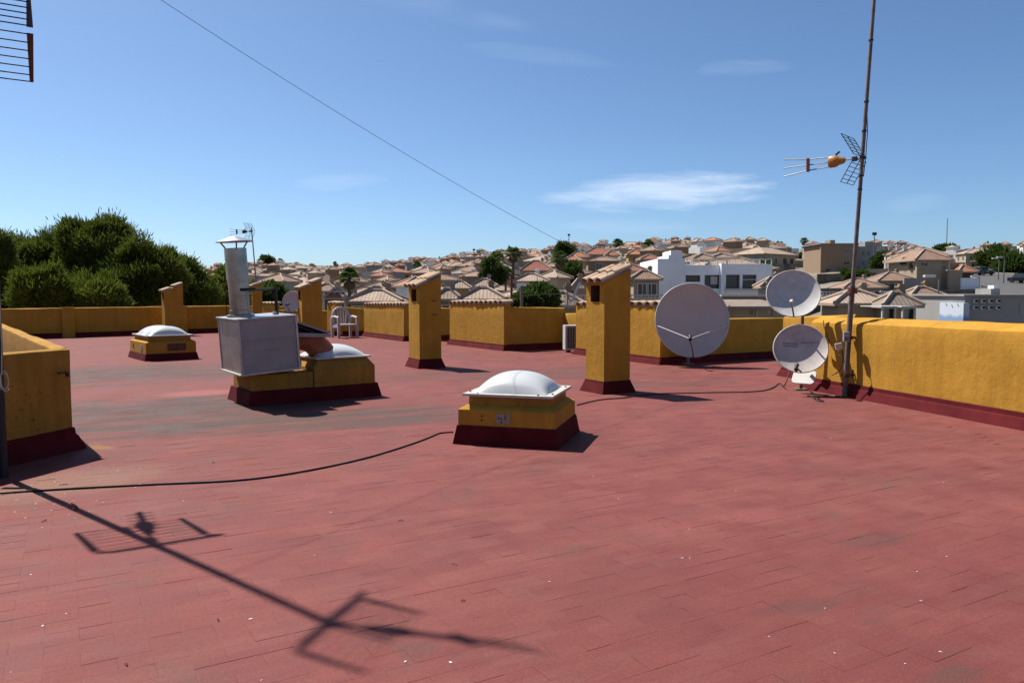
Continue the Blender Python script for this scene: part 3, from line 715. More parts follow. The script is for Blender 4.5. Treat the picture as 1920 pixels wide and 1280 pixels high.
t_big, Rb = dish('largest grey satellite dish standing by the parapet', cb, nb_, 0.80, 0.17, 'dish', AT(1294, 635, 15.95), 2, True, 'darkmetal', 0.017)
tq = thing('dish_post', 'grey steel post behind the largest dish', 'post', (cb.x, cb.y + 0.36, 0))
q = MB(); q.tube([(0, 0, 0), (0, 0, 1.02)], 0.038, 10); q.box((0, 0, 0.012), (0.24, 0.24, 0.022)); q.build('post', 'steel', tq)
MB().box((0, -0.06, 0.92), (0.10, 0.10, 0.16)).build('clamp', 'steel', tq)

ca_u = AT(1487.5, 550, 12.40)
t_up, _ = dish('upper of two pale dishes beside the tall right mast', ca_u, Vector((-0.26, -0.86, 0.43)), 0.41, 0.095, 'dish_pale', AT(1484, 567, 11.98), 0, True, 'flange')
ca_l = AT(1501, 653, 12.00)
t_lo, Rl = dish('lower stained dish with dark lettering, below the upper pale dish', ca_l, Vector((-0.27, -0.86, 0.43)), 0.40, 0.09, 'dish_stain', AT(1493, 690, 11.60), 0, True, 'darkmetal')
# print on the lower dish: a word with an underline, and a thin line of small print
def text_part(body, size, parent, mat, mname, depth=0.0006):
    cu = bpy.data.curves.new('print', 'FONT'); cu.body = body; cu.size = size; cu.extrude = depth; cu.align_x = 'CENTER'; cu.resolution_u = 3
    o = bpy.data.objects.new('tmp', cu); COL.objects.link(o)
    bpy.context.view_layer.update()
    me = bpy.data.meshes.new_from_object(o.evaluated_get(bpy.context.evaluated_depsgraph_get()))
    bpy.data.objects.remove(o); me.materials.clear(); me.materials.append(M[mname])
    return me
for (body, size, px, py) in (('hooma', 0.078, -0.145, 0.085), ('satellite antenna', 0.040, 0.145, 0.117)):
    me = text_part(body, size, None, None, 'print')
    for v in me.vertices:                              # lay the print on the curved face
        x, y = v.co.x + px, v.co.y + py
        v.co = (x, y, 0.09 * ((x * x + y * y) / 0.405 ** 2) - 0.09 + 0.0012 + v.co.z)
    link('lettering', me, t_lo)
q = MB(); nn = 12
for i in range(nn):
    xa, xb = -0.255 + 0.215 * i / nn, -0.255 + 0.215 * (i + 1) / nn
    zf = lambda x, y: 0.09 * ((x * x + y * y) / 0.405 ** 2) - 0.09 + 0.0015
    q.quad((xa, 0.055, zf(xa, .055)), (xb, 0.055, zf(xb, .055)), (xb, 0.066, zf(xb, .066)), (xa, 0.066, zf(xa, .066)))
q.build('lettering_bar', 'print', t_lo, fix=False)
pp = V2(4.76, 12.60)
tq = thing('dish_post', 'short grey post carrying the two right-hand dishes', 'post', pp)
q = MB(); q.tube([(0, 0, 0), (0, 0, 1.68)], 0.026, 10); q.box((0, 0, 0.01), (0.2, 0.2, 0.02)); q.build('post', 'rustpole', tq)
for z in (1.50, 0.66): MB().box((0, -0.07, z), (0.09, 0.14, 0.12)).build('clamp', 'steel', tq)
wp = AT(1507, 710, 12.15)
tq = thing('flat_antenna', 'bright white rounded flat antenna hanging below the lower dish', 'antenna', wp); tq.rotation_euler = (R(-38), 0, R(-40))
q = MB(); pts = []
for (cx_, cz_, a0) in ((0.115, -0.03, -90), (0.115, 0.09, 0), (-0.115, 0.09, 90), (-0.115, -0.03, 180)):
    for j in range(6): a = R(a0 + 18 * j); pts.append((cx_ + 0.065 * math.cos(a), cz_ + 0.065 * math.sin(a)))
n = len(pts); q.add([(x, -0.015, z) for x, z in pts] + [(x, 0.015, z) for x, z in pts], [tuple(range(n)), tuple(range(2 * n - 1, n - 1, -1))] + [(i, (i + 1) % n, n + (i + 1) % n, n + i) for i in range(n)])
q.build('plate', 'white', tq, bevel=0.004)
q = MB(); q.tube([(0, 0.015, 0.0), (-0.08, 0.20, 0.10), (-0.13, 0.32, 0.16)], 0.014, 6); q.build('bracket', 'steel', tq)
# small dish on the third chimney
cs = AT(547, 565, 23.0)
dish('small grey dish fixed to the side of a chimney behind the fan box', cs, Vector((-0.25, -0.93, 0.2)), 0.31, 0.07, 'dish', AT(538, 571, 22.7), 0, True, 'darkmetal', 0.009)

# ------------------------------------------------------------------ television antennas
def corner_antenna(label, loc, az, scale=1.0, group='television antennas', plates=False, booms=3, mats=('orange', 'orange_dk', 'brown'), tilt=0.0, short=False, fat=1.0):
    """local +x is the boom direction; two rod grids open forwards from the hinge at the mast"""
    t = thing('television_antenna', label, 'antenna', loc, az, group); t.scale = (scale,) * 3; t.rotation_euler = (0, tilt, az)
    q = MB(); q.tube([(-0.07, 0, 0), (0.62, 0, 0)], 0.011, 8); q.build('boom', 'steel', t)
    MB().box((0.0, 0, 0), (0.07, 0.06, 0.055)).build('mast_clamp', 'darkmetal', t)
    W = 0.30 if not plates else (0.34 if short else 0.42)
    for s in (1, -1):
        fl = 0.44; dx, dz = math.cos(R(60)) * fl, math.sin(R(60)) * fl * s
        h = Vector((0.035, 0, 0.03 * s))
        for yy in ((-W, 0, W) if not plates else (-0.03, 0.03)):
            q = MB(); q.tube([h + Vector((0, yy, 0)), h + Vector((dx, yy, dz))], 0.007 * fat, 6); q.build('grid_bar', 'darkmetal', t)
        if plates:
            for yy in (-W, W):
                q = MB(); a = h + Vector((0, yy, 0)); b = h + Vector((dx, yy, dz)); c = (b - a).normalized(); pe = Vector((-c.z * s, 0, c.x * s)) * 0.0
                q.add([a + Vector((0, -.026, 0)), a + Vector((0, .026, 0)), b + Vector((0, .016, 0)), b + Vector((0, -.016, 0)), a + Vector((0.03, -.026, 0)), a + Vector((0.03, .026, 0)), b + Vector((0.03, .016, 0)), b + Vector((0.03, -.016, 0))],
                      [(0, 1, 2, 3), (7, 6, 5, 4), (0, 4, 5, 1), (1, 5, 6, 2), (2, 6, 7, 3), (3, 7, 4, 0)])
                q.build('end_plate', 'brown', t)
        nr = 7
        for i in range(nr):
            f = (i + 0.15) / (nr - 1) if i else 0.02
            f = min(f, 1.0); p = h + Vector((dx, 0, dz)) * f
            q = MB(); q.tube([p + Vector((0, -W, 0)), p + Vector((0, W, 0))], (0.0045 if plates and not short else 0.0062), 5); q.build('grid_rod', 'darkmetal', t)
    if plates and not short: q = MB(); q.tube([(0.03, -W, 0), (0.03, W, 0)], 0.011 * fat, 6); q.build('hinge_bar', 'darkmetal', t)
    MB().box((0.13, 0, 0.0), (0.09, 0.05, 0.085)).build('hinge_block', mats[2], t, bevel=0.012)
    q = MB(); q.lathe([(0.001, 0.0), (0.045, 0.002), (0.062, 0.04), (0.07, 0.10), (0.092, 0.13), (0.105, 0.17), (0.105, 0.26), (0.09, 0.285), (0.001, 0.29)], 16, Matrix.Translation((0.29, 0, 0)) @ Matrix.Diagonal((1, 0.5, 1, 1)) @ Matrix.Rotation(R(90), 4, 'Y'))
    q.build('dipole_box', mats[0], t, True)
    MB().box((0.42, 0, 0.135), (0.09, 0.016, 0.03), Matrix.Rotation(R(35), 3, 'Y')).build('dipole_tab', 'darkmetal', t)
    if short:                                  # compact type: one boom with small cross directors
        q = MB(); q.tube([(0.3, 0, 0), (0.90, 0, 0)], 0.024, 6); q.build('director_boom', 'steel', t)
        for i in range(6):
            q = MB(); q.tube([(0.40 + 0.09 * i, -0.09, 0.0), (0.40 + 0.09 * i, 0.09, 0.0)], 0.009, 5); q.build('director', 'darkmetal', t)
        return t
    for s in ((-1, 0, 1) if booms == 3 else (0,)):
        q = MB(); q.tube([(0.52, 0, 0.082 * s), (0.95, 0, 0.098 * s), (1.40, 0, 0.155 * s)], 0.0105, 6); q.build('director_rod', 'steel', t)
    q = MB(); q.box((0.95, 0, 0), (0.045, 0.085, 0.25)); q.build('director_spacer', mats[1], t, bevel=0.018)
    return t
# right mast
mb0 = Vector((5.10, 11.72, 0.0)); mtop = AT(1646, -95, 11.78)
tm = thing('antenna_mast', 'tall thin rusty antenna mast beside the right parapet', 'mast', mb0)
top = mtop - mb0; mid = top * ((ZH(545, 11.74)) / top.z)
q = MB(); q.tube([(0, 0, 0.0), mid + Vector((0, 0, 0.08))], 0.040, 12); q.build('lower_tube', 'rustpole', tm, True)
q = MB(); q.tube([mid, top * 0.55, top * 0.78, top], 0.031, 12, r2=0.024); q.build('upper_tube', 'rustpole', tm, True)
q = MB(); q.tube([mid + Vector((0, 0, -0.045)), mid + Vector((0, 0, 0.035))], 0.07, 10); q.build('collar', 'rust', tm)
for f in (0.47, 0.50, 0.60, 0.665, 0.80):
    q = MB(); q.tube([top * f, top * f + Vector((0.0, 0, 0.02))], 0.036, 10); q.build('cable_tie', 'black', tm)
q = MB(); q.box((0, 0, 0.006), (0.2, 0.2, 0.012)); q.build('base_plate', 'rust', tm)
pa = mb0 + top * ((ZH(296, 11.75)) / top.z)
corner_antenna('television antenna with orange dipole pointing left on the right mast', pa, math.atan2(0.69, -0.73), 0.87, tilt=R(1.0))
MB().tube([top * 0.62 + Vector((0.03, 0, 0.1)), top * 0.60 + Vector((0.05, 0, 0)), top * 0.58 + Vector((0.042, 0, -0.2)), top * 0.50 + Vector((0.035, -0.01, 0))], 0.006, 6).build('cable', 'black', tm)
# wall brackets of the right mast
wn_ = Vector((RWD.y, -RWD.x, 0))
for zi, (v, w) in enumerate(((633, 'upper'), (703, 'lower'))):
    z = ZH(v, 11.72); p = mb0 + top * (z / top.z)
    q_ = p + Vector((0.22, 0.05, -0.01)); hit = (q_ - R0).dot(Vector((-wn_.x, -wn_.y, 0)))
    t = thing('wall_bracket', f'{w} black bracket holding the right mast to the yellow wall', 'bracket', p, 0, 'mast brackets')
    q = MB(); q.tube([(0.02, 0, 0), (0.15, -0.01, 0.015)], 0.016, 6); q.build('bracket_arm', 'darkmetal', t)
    MB().box((0.17, 0.02, 0.015), (0.13, 0.05, 0.14), Matrix.Rotation(R(-20), 3, 'Z')).build('wall_plate', 'darkmetal', t, bevel=0.01)
    MB().box((0.0, 0, 0), (0.10, 0.10, 0.05)).build('pipe_clamp', 'rust', t)
p = AT(1586.5, 631, 11.66)
tq = thing('amplifier_box', 'small grey amplifier box clamped to the right mast', 'box', p, R(-8))
MB().box((0, 0, 0), (0.085, 0.07, 0.15)).build('case', 'greybox', tq, bevel=0.008)
for i in range(3): MB().box((-0.02 + 0.02 * i, -0.037, -0.03), (0.008, 0.006, 0.05)).build('socket', 'darkmetal', tq)
p = AT(1572.5, 649, 11.64)
tq = thing('junction_box', 'tilted cream junction box left of the right mast', 'box', p, R(-20)); tq.rotation_euler = (0, R(-12), R(-15))
MB().box((0, 0, 0), (0.10, 0.06, 0.095)).build('case', 'cream', tq, bevel=0.012)
MB().tube([(-0.02, 0.0, 0.04), (0.03, 0.02, 0.09), (0.08, 0.02, 0.10)], 0.006, 6).build('lead', 'black', tq)

# left mast, just out of frame, whose shadow crosses the floor
ml = V2(-4.42, 6.60)
tm2 = thing('antenna_mast', 'dark antenna mast at the left edge, shadow across the floor', 'mast', ml)
q = MB(); q.tube([(0, 0, 0.0), (0, 0, 3.2), (0, 0, 6.42)], 0.034, 12, r2=0.028); q.build('tube', 'darkmetal', tm2, True)
for z in (0.25, 0.8): MB().box((-0.10, 0.0, z), (0.22, 0.05, 0.035)).build('wall_clamp', 'rust', tm2)
corner_antenna('grid television antenna in the top left corner', Vector((ml.x, ml.y, 3.86)), math.atan2(0.85, -0.53), 0.95, plates=True, booms=1, short=True, fat=1.6)
corner_antenna('top antenna of the left mast, out of frame', Vector((ml.x, ml.y, 6.32)), math.atan2(-0.30, 1.09), 0.74, plates=True, fat=2.0)
q = MB(); pts = []
for i in range(26):
    a = i / 25 * 2 * math.pi * 1.9; pts.append(Vector((0.055 + 0.035 * math.cos(a) + 0.004 * i / 25, -0.03 + 0.002 * i / 5, 0.86 + 0.085 * math.sin(a) - 0.05 * (i % 9) / 9)))
tc = thing('cable_coil', 'loose pale cable loops hanging on the left mast', 'cable', ml)
q.tube(pts, 0.005, 5); q.build('loop', 'cream', tc, True)
MB().tube([(0.0, 0.0, 2.1), (0.035, -0.01, 1.5), (0.045, -0.02, 1.15), (0.04, -0.03, 0.92)], 0.005, 5).build('drop', 'cream', tc, True)

# guy wire from the left mast to the nearest chimney
A, B = Vector((ml.x, ml.y, 5.02)), Vector((1.66, 12.5, 1.97))
q = MB(); q.tube([A.lerp(B, i / 24) - Vector((0, 0, 0.16 * 4 * (i / 24) * (1 - i / 24))) for i in range(25)], 0.0028, 5)
tag(q.build('guy_wire', 'steel'), 'thin guy wire running diagonally across the sky', 'wire')

# small antenna mast behind the flue
pz = V2(XU(485, 31.8), 31.8)
tm3 = thing('antenna_mast', 'thin distant antenna pole behind the flue pipe', 'mast', pz)
q = MB(); q.tube([(0, 0, 0.9), (-0.09, 0, 2.3), (-0.22, 0, 4.25)], 0.032, 8, r2=0.022); q.build('tube', 'steel', tm3, True)
MB().tube([(-0.5, -0.1, 2.85), (-0.12, 0, 2.55), (0.25, 0.1, 2.9)], 0.014, 5).build('side_dipole', 'alu', tm3)
corner_antenna('small distant television antenna above the rain cap', pz + Vector((-0.21, 0, 4.1)), math.atan2(0.35, -0.93), 0.80, mats=('brown', 'darkmetal', 'brown'))

# thin posts and a slanted aerial at the middle parapets
Y = 21.5
tq = thing('rusty_post', 'thin rusty post with a flat top bar above the parapet', 'post', (XU(959, Y), Y, ZH(617, Y)))
q = MB(); q.tube([(0, 0, 0), (0.0, 0, ZH(517, Y) - ZH(617, Y))], 0.035, 8); q.build('post', 'rust', tq)
MB().box((0.06, 0, ZH(516, Y) - ZH(617, Y)), (0.34, 0.06, 0.04)).build('top_bar', 'rust', tq)
MB().box((0.02, 0.10, 0.35), (0.06, 0.26, 0.04)).build('wall_clamp', 'rust', tq)
Y = 22.6
tq = thing('rusty_post', 'short dark post right of the thin rusty post', 'post', (XU(978, Y), Y, ZH(590, Y)))
q = MB(); q.tube([(0, 0, 0), (0, 0, ZH(536, Y) - ZH(590, Y))], 0.045, 8); q.build('post', 'rustpole', tq)
MB().tube([(0, 0, 0.55), (1.0, 0.35, 0.62), (1.25, 0.4, 0.60)], 0.008, 5).build('wire', 'steel', tq)
Y = 22.3; b0 = Vector((XU(1065, Y), Y, 0.9))
tq = thing('yagi_antenna', 'slanted aluminium aerial left of the nearest chimney', 'antenna', b0)
q = MB(); q.tube([(0, 0, 0), (-0.02, 0, 0.75)], 0.022, 8); q.build('pole', 'steel', tq)
bA, bB = AT(1071, 566, Y) - b0, AT(1088, 529, Y) - b0
q = MB(); q.tube([bA, bB], 0.035, 6); q.build('boom', 'alu', tq)
q = MB(); q.tube([Vector((-0.02, 0, 0.6)), bA], 0.018, 6); q.build('stay', 'steel', tq)
for i in range(6):
    c = bA.lerp(bB, i / 5 * 0.55 - 0.25); w = 0.30 - 0.03 * i
    q = MB(); q.tube([c + Vector((-w, 0, 0.25 - w)), c + Vector((w * .8, 0.05, -0.22 + w))], 0.009, 5); q.build('element', 'steel', tq)

# ------------------------------------------------------------------ cables on the floor
def cable(label, pts, r=0.0085, mat='black', z=0.0085):
    P = [G(u, v) if not isinstance(u, Vector) else u for (u, v) in pts]
    P = [Vector((p.x, p.y, z)) if p.z < 0.001 else p for p in P]
    out = []
    for i in range(len(P) - 1):                         # Catmull-Rom
        p0, p1, p2, p3 = P[max(i - 1, 0)], P[i], P[i + 1], P[min(i + 2, len(P) - 1)]
        for k in range(6):
            t = k / 6
            out.append(0.5 * ((2 * p1) + (p2 - p0) * t + (2 * p0 - 5 * p1 + 4 * p2 - p3) * t * t + (3 * p1 - p0 - 3 * p2 + p3) * t ** 3))
    out.append(P[-1])
    q = MB(); q.tube(out, r, 6); return tag(q.build('floor_cable', mat, None, True), label, 'cable', 'cables on the floor')
cable('long black cable from the left wall to the nearest skylight', [(-30, 929), (60, 922), (160, 916), (300, 909), (430, 903), (520, 893), (620, 875), (700, 856), (770, 834), (805, 821), (825, 813), (850, 811)])
cable('thin dark cable from the nearest skylight past the nearest chimney', [(1082, 760), (1110, 753), (1135, 749), (1165, 747), (1195, 742.5), (1230, 739), (1270, 738), (1340, 736.5), (1400, 735.5)], 0.009)
cable('dark cable end rising towards the lower dish', [(1398, 735.5), (1430, 733), (1450, 727), (1462, 719), (Vector((XU(1474, 12.6), 12.6, 0.07)), 0), (Vector((XU(1483, 12.7), 12.7, 0.30)), 0)], 0.009)
cable('short dark cable offcut in front of the right mast', [(1519, 744), (1528, 748), (1534, 752), (1545, 753)], 0.012)
cable('thin dark rod lying at the foot of the right mast', [(1513, 743), (1540, 744), (1585, 745)], 0.008)
cable('curled bit of brown cable near the left shadow', [(134, 945), (141, 948), (145, 953), (140, 956)], 0.006, 'rust')
# leads at the right mast
q = MB(); a = mb0
q.tube([AT(1579, 655, 11.6), AT(1581, 672, 11.6), AT(1577, 690, 11.62), AT(1569, 699, 11.66), AT(1560, 703, 11.72)], 0.008, 6)
tag(q.build('mast_cable', 'black', None, True), 'dark cable drooping from the cream junction box', 'cable')
q = MB(); q.tube([AT(1544, 601, 12.3), AT(1545, 612, 12.2), AT(1555, 640, 12.0), AT(1566, 660, 11.9), AT(1577, 668, 11.75)], 0.006, 6)
tag(q.build('mast_cable', 'black', None, True), 'thin cable slanting down the yellow wall from its top', 'cable')

# ------------------------------------------------------------------ white resin chair
tch = thing('garden_chair', 'white plastic garden chair with arched slatted back at far parapet', 'chair', (XU(646, 27.3), 27.25, 0), R(34))
W, Dp, SH = 0.60, 0.58, 0.40
MB().box((0, -0.02, SH), (W - 0.04, Dp - 0.06, 0.045)).build('seat', 'chairw', tch, bevel=0.012)
for x in (-W / 2, W / 2):
    for (y, h) in ((-Dp / 2, 0.62), (Dp / 2 - 0.04, 0.62)):
        MB().box((x, y, h / 2), (0.075, 0.07, h)).build('leg', 'chairw', tch, bevel=0.01)
    q = MB(); q.tube([(x, Dp / 2 - 0.02, 0.63), (x, 0.05, 0.655), (x, -Dp / 2 - 0.02, 0.625)], 0.036, 8); q.build('armrest', 'chairw', tch, True)
    MB().box((x, 0, SH - 0.05), (0.04, Dp - 0.08, 0.07)).build('side_rail', 'chairw', tch)
arc = [(-0.27, 0.42)] + [(-0.27 * math.cos(R(a)), 0.66 + 0.27 * math.sin(R(a))) for a in range(0, 181, 15)] + [(0.27, 0.42)]
q = MB(); q.tube([(x, Dp / 2 - 0.08 + (z - 0.4) * 0.22, z) for x, z in arc], 0.036, 8); q.build('backrest_frame', 'chairw', tch, True)
for i in range(5):
    x = -0.17 + 0.085 * i; zt = 0.66 + math.sqrt(max(0, 0.27 ** 2 - (x * 1.25) ** 2))
    q = MB(); q.tube([(x * 0.7, Dp / 2 - 0.08, 0.42), (x * 1.25, Dp / 2 - 0.08 + (zt - 0.4) * 0.22, zt)], 0.02, 6); q.build('back_slat', 'chairw', tch)
tch.scale = (1.14,) * 3

# ------------------------------------------------------------------ air conditioner
pa_ = V2(XU(1060, 20.5), 20.5)
tac = thing('air_conditioner', 'grey air conditioner unit half hidden behind the nearest chimney', 'air conditioner', pa_, R(8))
MB().box((0.40, 0.17, 0.39), (0.80, 0.32, 0.66)).build('casing', 'white', tac, bevel=0.01)
MB().box((0.22, 0.005, 0.39), (0.36, 0.012, 0.58)).build('coil', 'hole', tac)
for i in range(9): MB().box((0.22, -0.004, 0.12 + i * 0.065), (0.37, 0.012, 0.010)).build('grille_bar', 'greybox', tac)
for i in range(6): MB().box((0.06 + i * 0.065, -0.006, 0.39), (0.010, 0.012, 0.58)).build('grille_bar', 'greybox', tac)
for x in (0.12, 0.68): MB().box((x, 0.17, 0.03), (0.06, 0.34, 0.06)).build('foot', 'black', tac)

# ------------------------------------------------------------------ flakes and litter
q = MB(); r2_ = random.Random(3)
spots = [(1112, 968 - 76), (1500, 967), (1279, 1046), (1775, 1043), (1547, 1140), (1565, 1224), (1697, 1244), (1380, 920), (1292, 992), (1329, 857), (58, 1077), (80, 1173), (20, 1260), (220, 960), (470, 1160), (590, 1041), (490, 1275), (575, 908), (760, 1240), (1030, 1090), (1437, 783), (1500, 770), (1480, 745), (1575, 765), (1680, 770), (1720, 768), (1733, 783), (1640, 758), (1890, 830)]
for _ in range(95): spots.append((r2_.gauss(130, 110), r2_.gauss(915, 45)))
for _ in range(14): spots.append((r2_.uniform(100, 1900), r2_.uniform(800, 1270)))
for (u, v) in spots:
    if v < 700: continue
    g = G(u, v); s = r2_.uniform(0.004, 0.010) * (1.0 if v > 760 else 1.6); a = r2_.uniform(0, 6.28); hz_ = 0.0022
    if g.x < -4.1 and g.y > 6.3: continue
    w = s * r2_.uniform(0.3, 0.7)
    c, s_ = math.cos(a), math.sin(a); b = [(-s, -w), (s, -w * .7), (s * .8, w), (-s * .7, w * .8)]
    lo = [(g.x + x * c - y * s_, g.y + x * s_ + y * c, 0.001) for x, y in b]; hi = [(x, y, hz_ + 0.001 * r2_.random()) for x, y, z in lo]
    q.add(lo + hi, [(4, 5, 6, 7)] + [(i, (i + 1) % 4, 4 + (i + 1) % 4, 4 + i) for i in range(4)])
stuff(q.build('paint_flakes', 'flake'), 'white paint flakes and crumbs scattered over the red floor', 'flakes')
q = MB()
for _ in range(9):
    g = G(r2_.uniform(60, 1900), r2_.uniform(720, 1260)); a = r2_.uniform(0, 3.14); L = r2_.uniform(0.02, 0.07)
    if g.x < -4.1 and g.y > 6.3: continue
    q.tube([(g.x, g.y, 0.005), (g.x + L * .5 * math.cos(a), g.y + L * .5 * math.sin(a), 0.009), (g.x + L * math.cos(a + .3), g.y + L * math.sin(a + .3), 0.005)], 0.003, 4)
stuff(q.build('twigs', 'brown'), 'tiny brown twigs lying on the red floor', 'twigs')

# ------------------------------------------------------------------ terrain beyond the building
UT = [-900, 200, 430, 520, 600, 700, 800, 900, 1000, 1100, 1250, 1400, 1480, 1600, 1750, 1900, 2900]
VT = [525, 522, 518, 511, 517, 513, 506, 494, 489, 482, 475, 479, 493, 496, 503, 506, 508]
DT = [600, 600, 600, 600, 580, 550, 520, 480, 450, 430, 420, 420, 400, 390, 380, 380, 380]
def lerp_t(T, u): return float(np.interp(u, UT, T))
def terrain(x, y):
    r = math.hypot(x, y); yy = max(y, r * 0.12, 1e-3); u = CX + F_PX * x / yy
    v, D = lerp_t(VT, u), lerp_t(DT, u); p = float(np.interp(u, [1300, 1600], [0.95, 0.5]))
    zs = CAM_H + D * (HOR - v) / F_PX
    s = max(0.0, (r - 40) / (D - 40))
    if s <= 1: z = -8.5 + (zs + 8.5) * s ** p
    else: z = zs - (s - 1) * 22
    return z + 0.4 * mnoise.noise(Vector((x * 0.03, y * 0.03, 0))) * min(1, s * 3)
q = MB(); radii = [0.0, 20, 32, 40, 44, 48, 54, 60, 68, 76, 85] + [95 + 12 * i for i in range(46)] + [680, 760, 900, 1100, 1400, 1800, 2400, 3200]
NA = 96
for r in radii:
    for j in range(NA):
        a = 2 * math.pi * j / NA if False else (j / NA) * 2 * math.pi
        x, y = r * math.sin(a), r * math.cos(a); q.v.append((x, y, terrain(x, y)))
for i in range(len(radii) - 1):
    for j in range(NA):
        k = (j + 1) % NA; q.f.append((i * NA + j, i * NA + k, (i + 1) * NA + k, (i + 1) * NA + j)); q.m.append(0)
m, nt, b = new_mat('dry_ground'); k = NB(nt); p = k.pos()
c = k.mix(k.ramp(k.noise(p, 0.06, 6, 0.65), 0.35, 0.65), (0.24, 0.185, 0.13), (0.34, 0.28, 0.21))
c = k.mix(k.ramp(k.noise(p, 0.11, 5, 0.7), 0.52, 0.66, 0, 0.8), c, (0.075, 0.085, 0.035))
k.put(b.inputs['Base Color'], c); b.inputs['Roughness'].default_value = 0.95; M['ground'] = m
struct(q.build('ground', 'ground', None, True))

# ------------------------------------------------------------------ town materials
def housewall(name, col):
    m, nt, b = new_mat(name); k = NB(nt); p = k.pos(); rn = k.n.new('ShaderNodeObjectInfo').outputs['Random']
    c = k.mix(k.ramp(k.noise(p, 0.5, 4, 0.6), 0.3, 0.7), tuple(x * .86 for x in col), col)
    c = k.mix(k.math('MULTIPLY', rn, 0.3), c, tuple(x * .72 for x in col))
    k.put(b.inputs['Base Color'], c); b.inputs['Roughness'].default_value = 0.9; return m
NB.K = 0.66
WALLC = {'cream': (0.58, 0.46, 0.32), 'beige': (0.48, 0.37, 0.26), 'tan': (0.42, 0.285, 0.18), 'white': (0.86, 0.84, 0.80), 'ochre': (0.56, 0.35, 0.10), 'pink': (0.50, 0.34, 0.27), 'grey': (0.40, 0.38, 0.36), 'yellow': (0.66, 0.46, 0.15), 'bluewhite': (1.24, 1.26, 1.29)}
for kx, c in WALLC.items(): M['w_' + kx] = housewall('render_' + kx, c)
ROOFC = {'brown': (0.37, 0.23, 0.165), 'sandy': (0.50, 0.37, 0.28), 'orange': (0.50, 0.20, 0.105), 'red': (0.40, 0.145, 0.095), 'grey': (0.30, 0.235, 0.19)}
for kx, c in ROOFC.items(): M['r_' + kx] = make_roof_tile('tiles_' + kx, c)
NB.K = 0.60
M['ridge'] = simple('pale_ridge_tiles', (0.47, 0.355, 0.27), 0.85, var=0.15)
M['glass'] = simple('dark_window_glass', (0.03, 0.035, 0.045), 0.12, var=0.1, spec=0.6)
M['frame'] = simple('white_window_frame', (0.68, 0.66, 0.62), 0.5, var=0.05)
M['shutter'] = simple('brown_shutter', (0.17, 0.10, 0.065), 0.7, var=0.15)
M['concrete'] = simple('pale_concrete', (0.42, 0.40, 0.37), 0.9, var=0.15, scale=0.8)
M['stone'] = simple('rubble_stone', (0.20, 0.165, 0.13), 0.95, var=0.4, scale=0.9, bump=0.8, bscale=1.5, bdist=0.3)
M['asphalt'] = simple('asphalt', (0.12, 0.115, 0.11), 0.9, var=0.15, scale=0.5)
M['carpaint'] = simple('dark_car_paint', (0.02, 0.022, 0.027), 0.25, 0.3, 0.1)
M['carpaint2'] = simple('white_car_paint', (0.72, 0.72, 0.72), 0.25, 0.0, 0.05)
M['lampw'] = simple('white_lamp_head', (0.75, 0.75, 0.73), 0.4, var=0.05)
M['trunk'] = simple('bark', (0.13, 0.095, 0.065), 0.95, var=0.3, scale=4, bump=0.8, bscale=6, bdist=0.05)
M['palmtrunk'] = simple('palm_trunk', (0.16, 0.12, 0.085), 0.95, var=0.3, scale=5, bump=0.8, bscale=9, bdist=0.06)
M['pine'] = make_leaf('pine_needles', (0.034, 0.050, 0.012), (0.100, 0.115, 0.026), 0.5)
M['pine_y'] = make_leaf('young_pine_needles', (0.052, 0.072, 0.014), (0.11, 0.125, 0.026), 0.5)
M['leaf'] = make_leaf('dark_leaves', (0.026, 0.045, 0.013), (0.06, 0.085, 0.024), 0.6)
M['palm'] = make_leaf('palm_fronds', (0.03, 0.055, 0.014), (0.065, 0.10, 0.028), 0.6)
M['deadpalm'] = simple('dead_fronds', (0.22, 0.155, 0.085), 0.95, var=0.25)

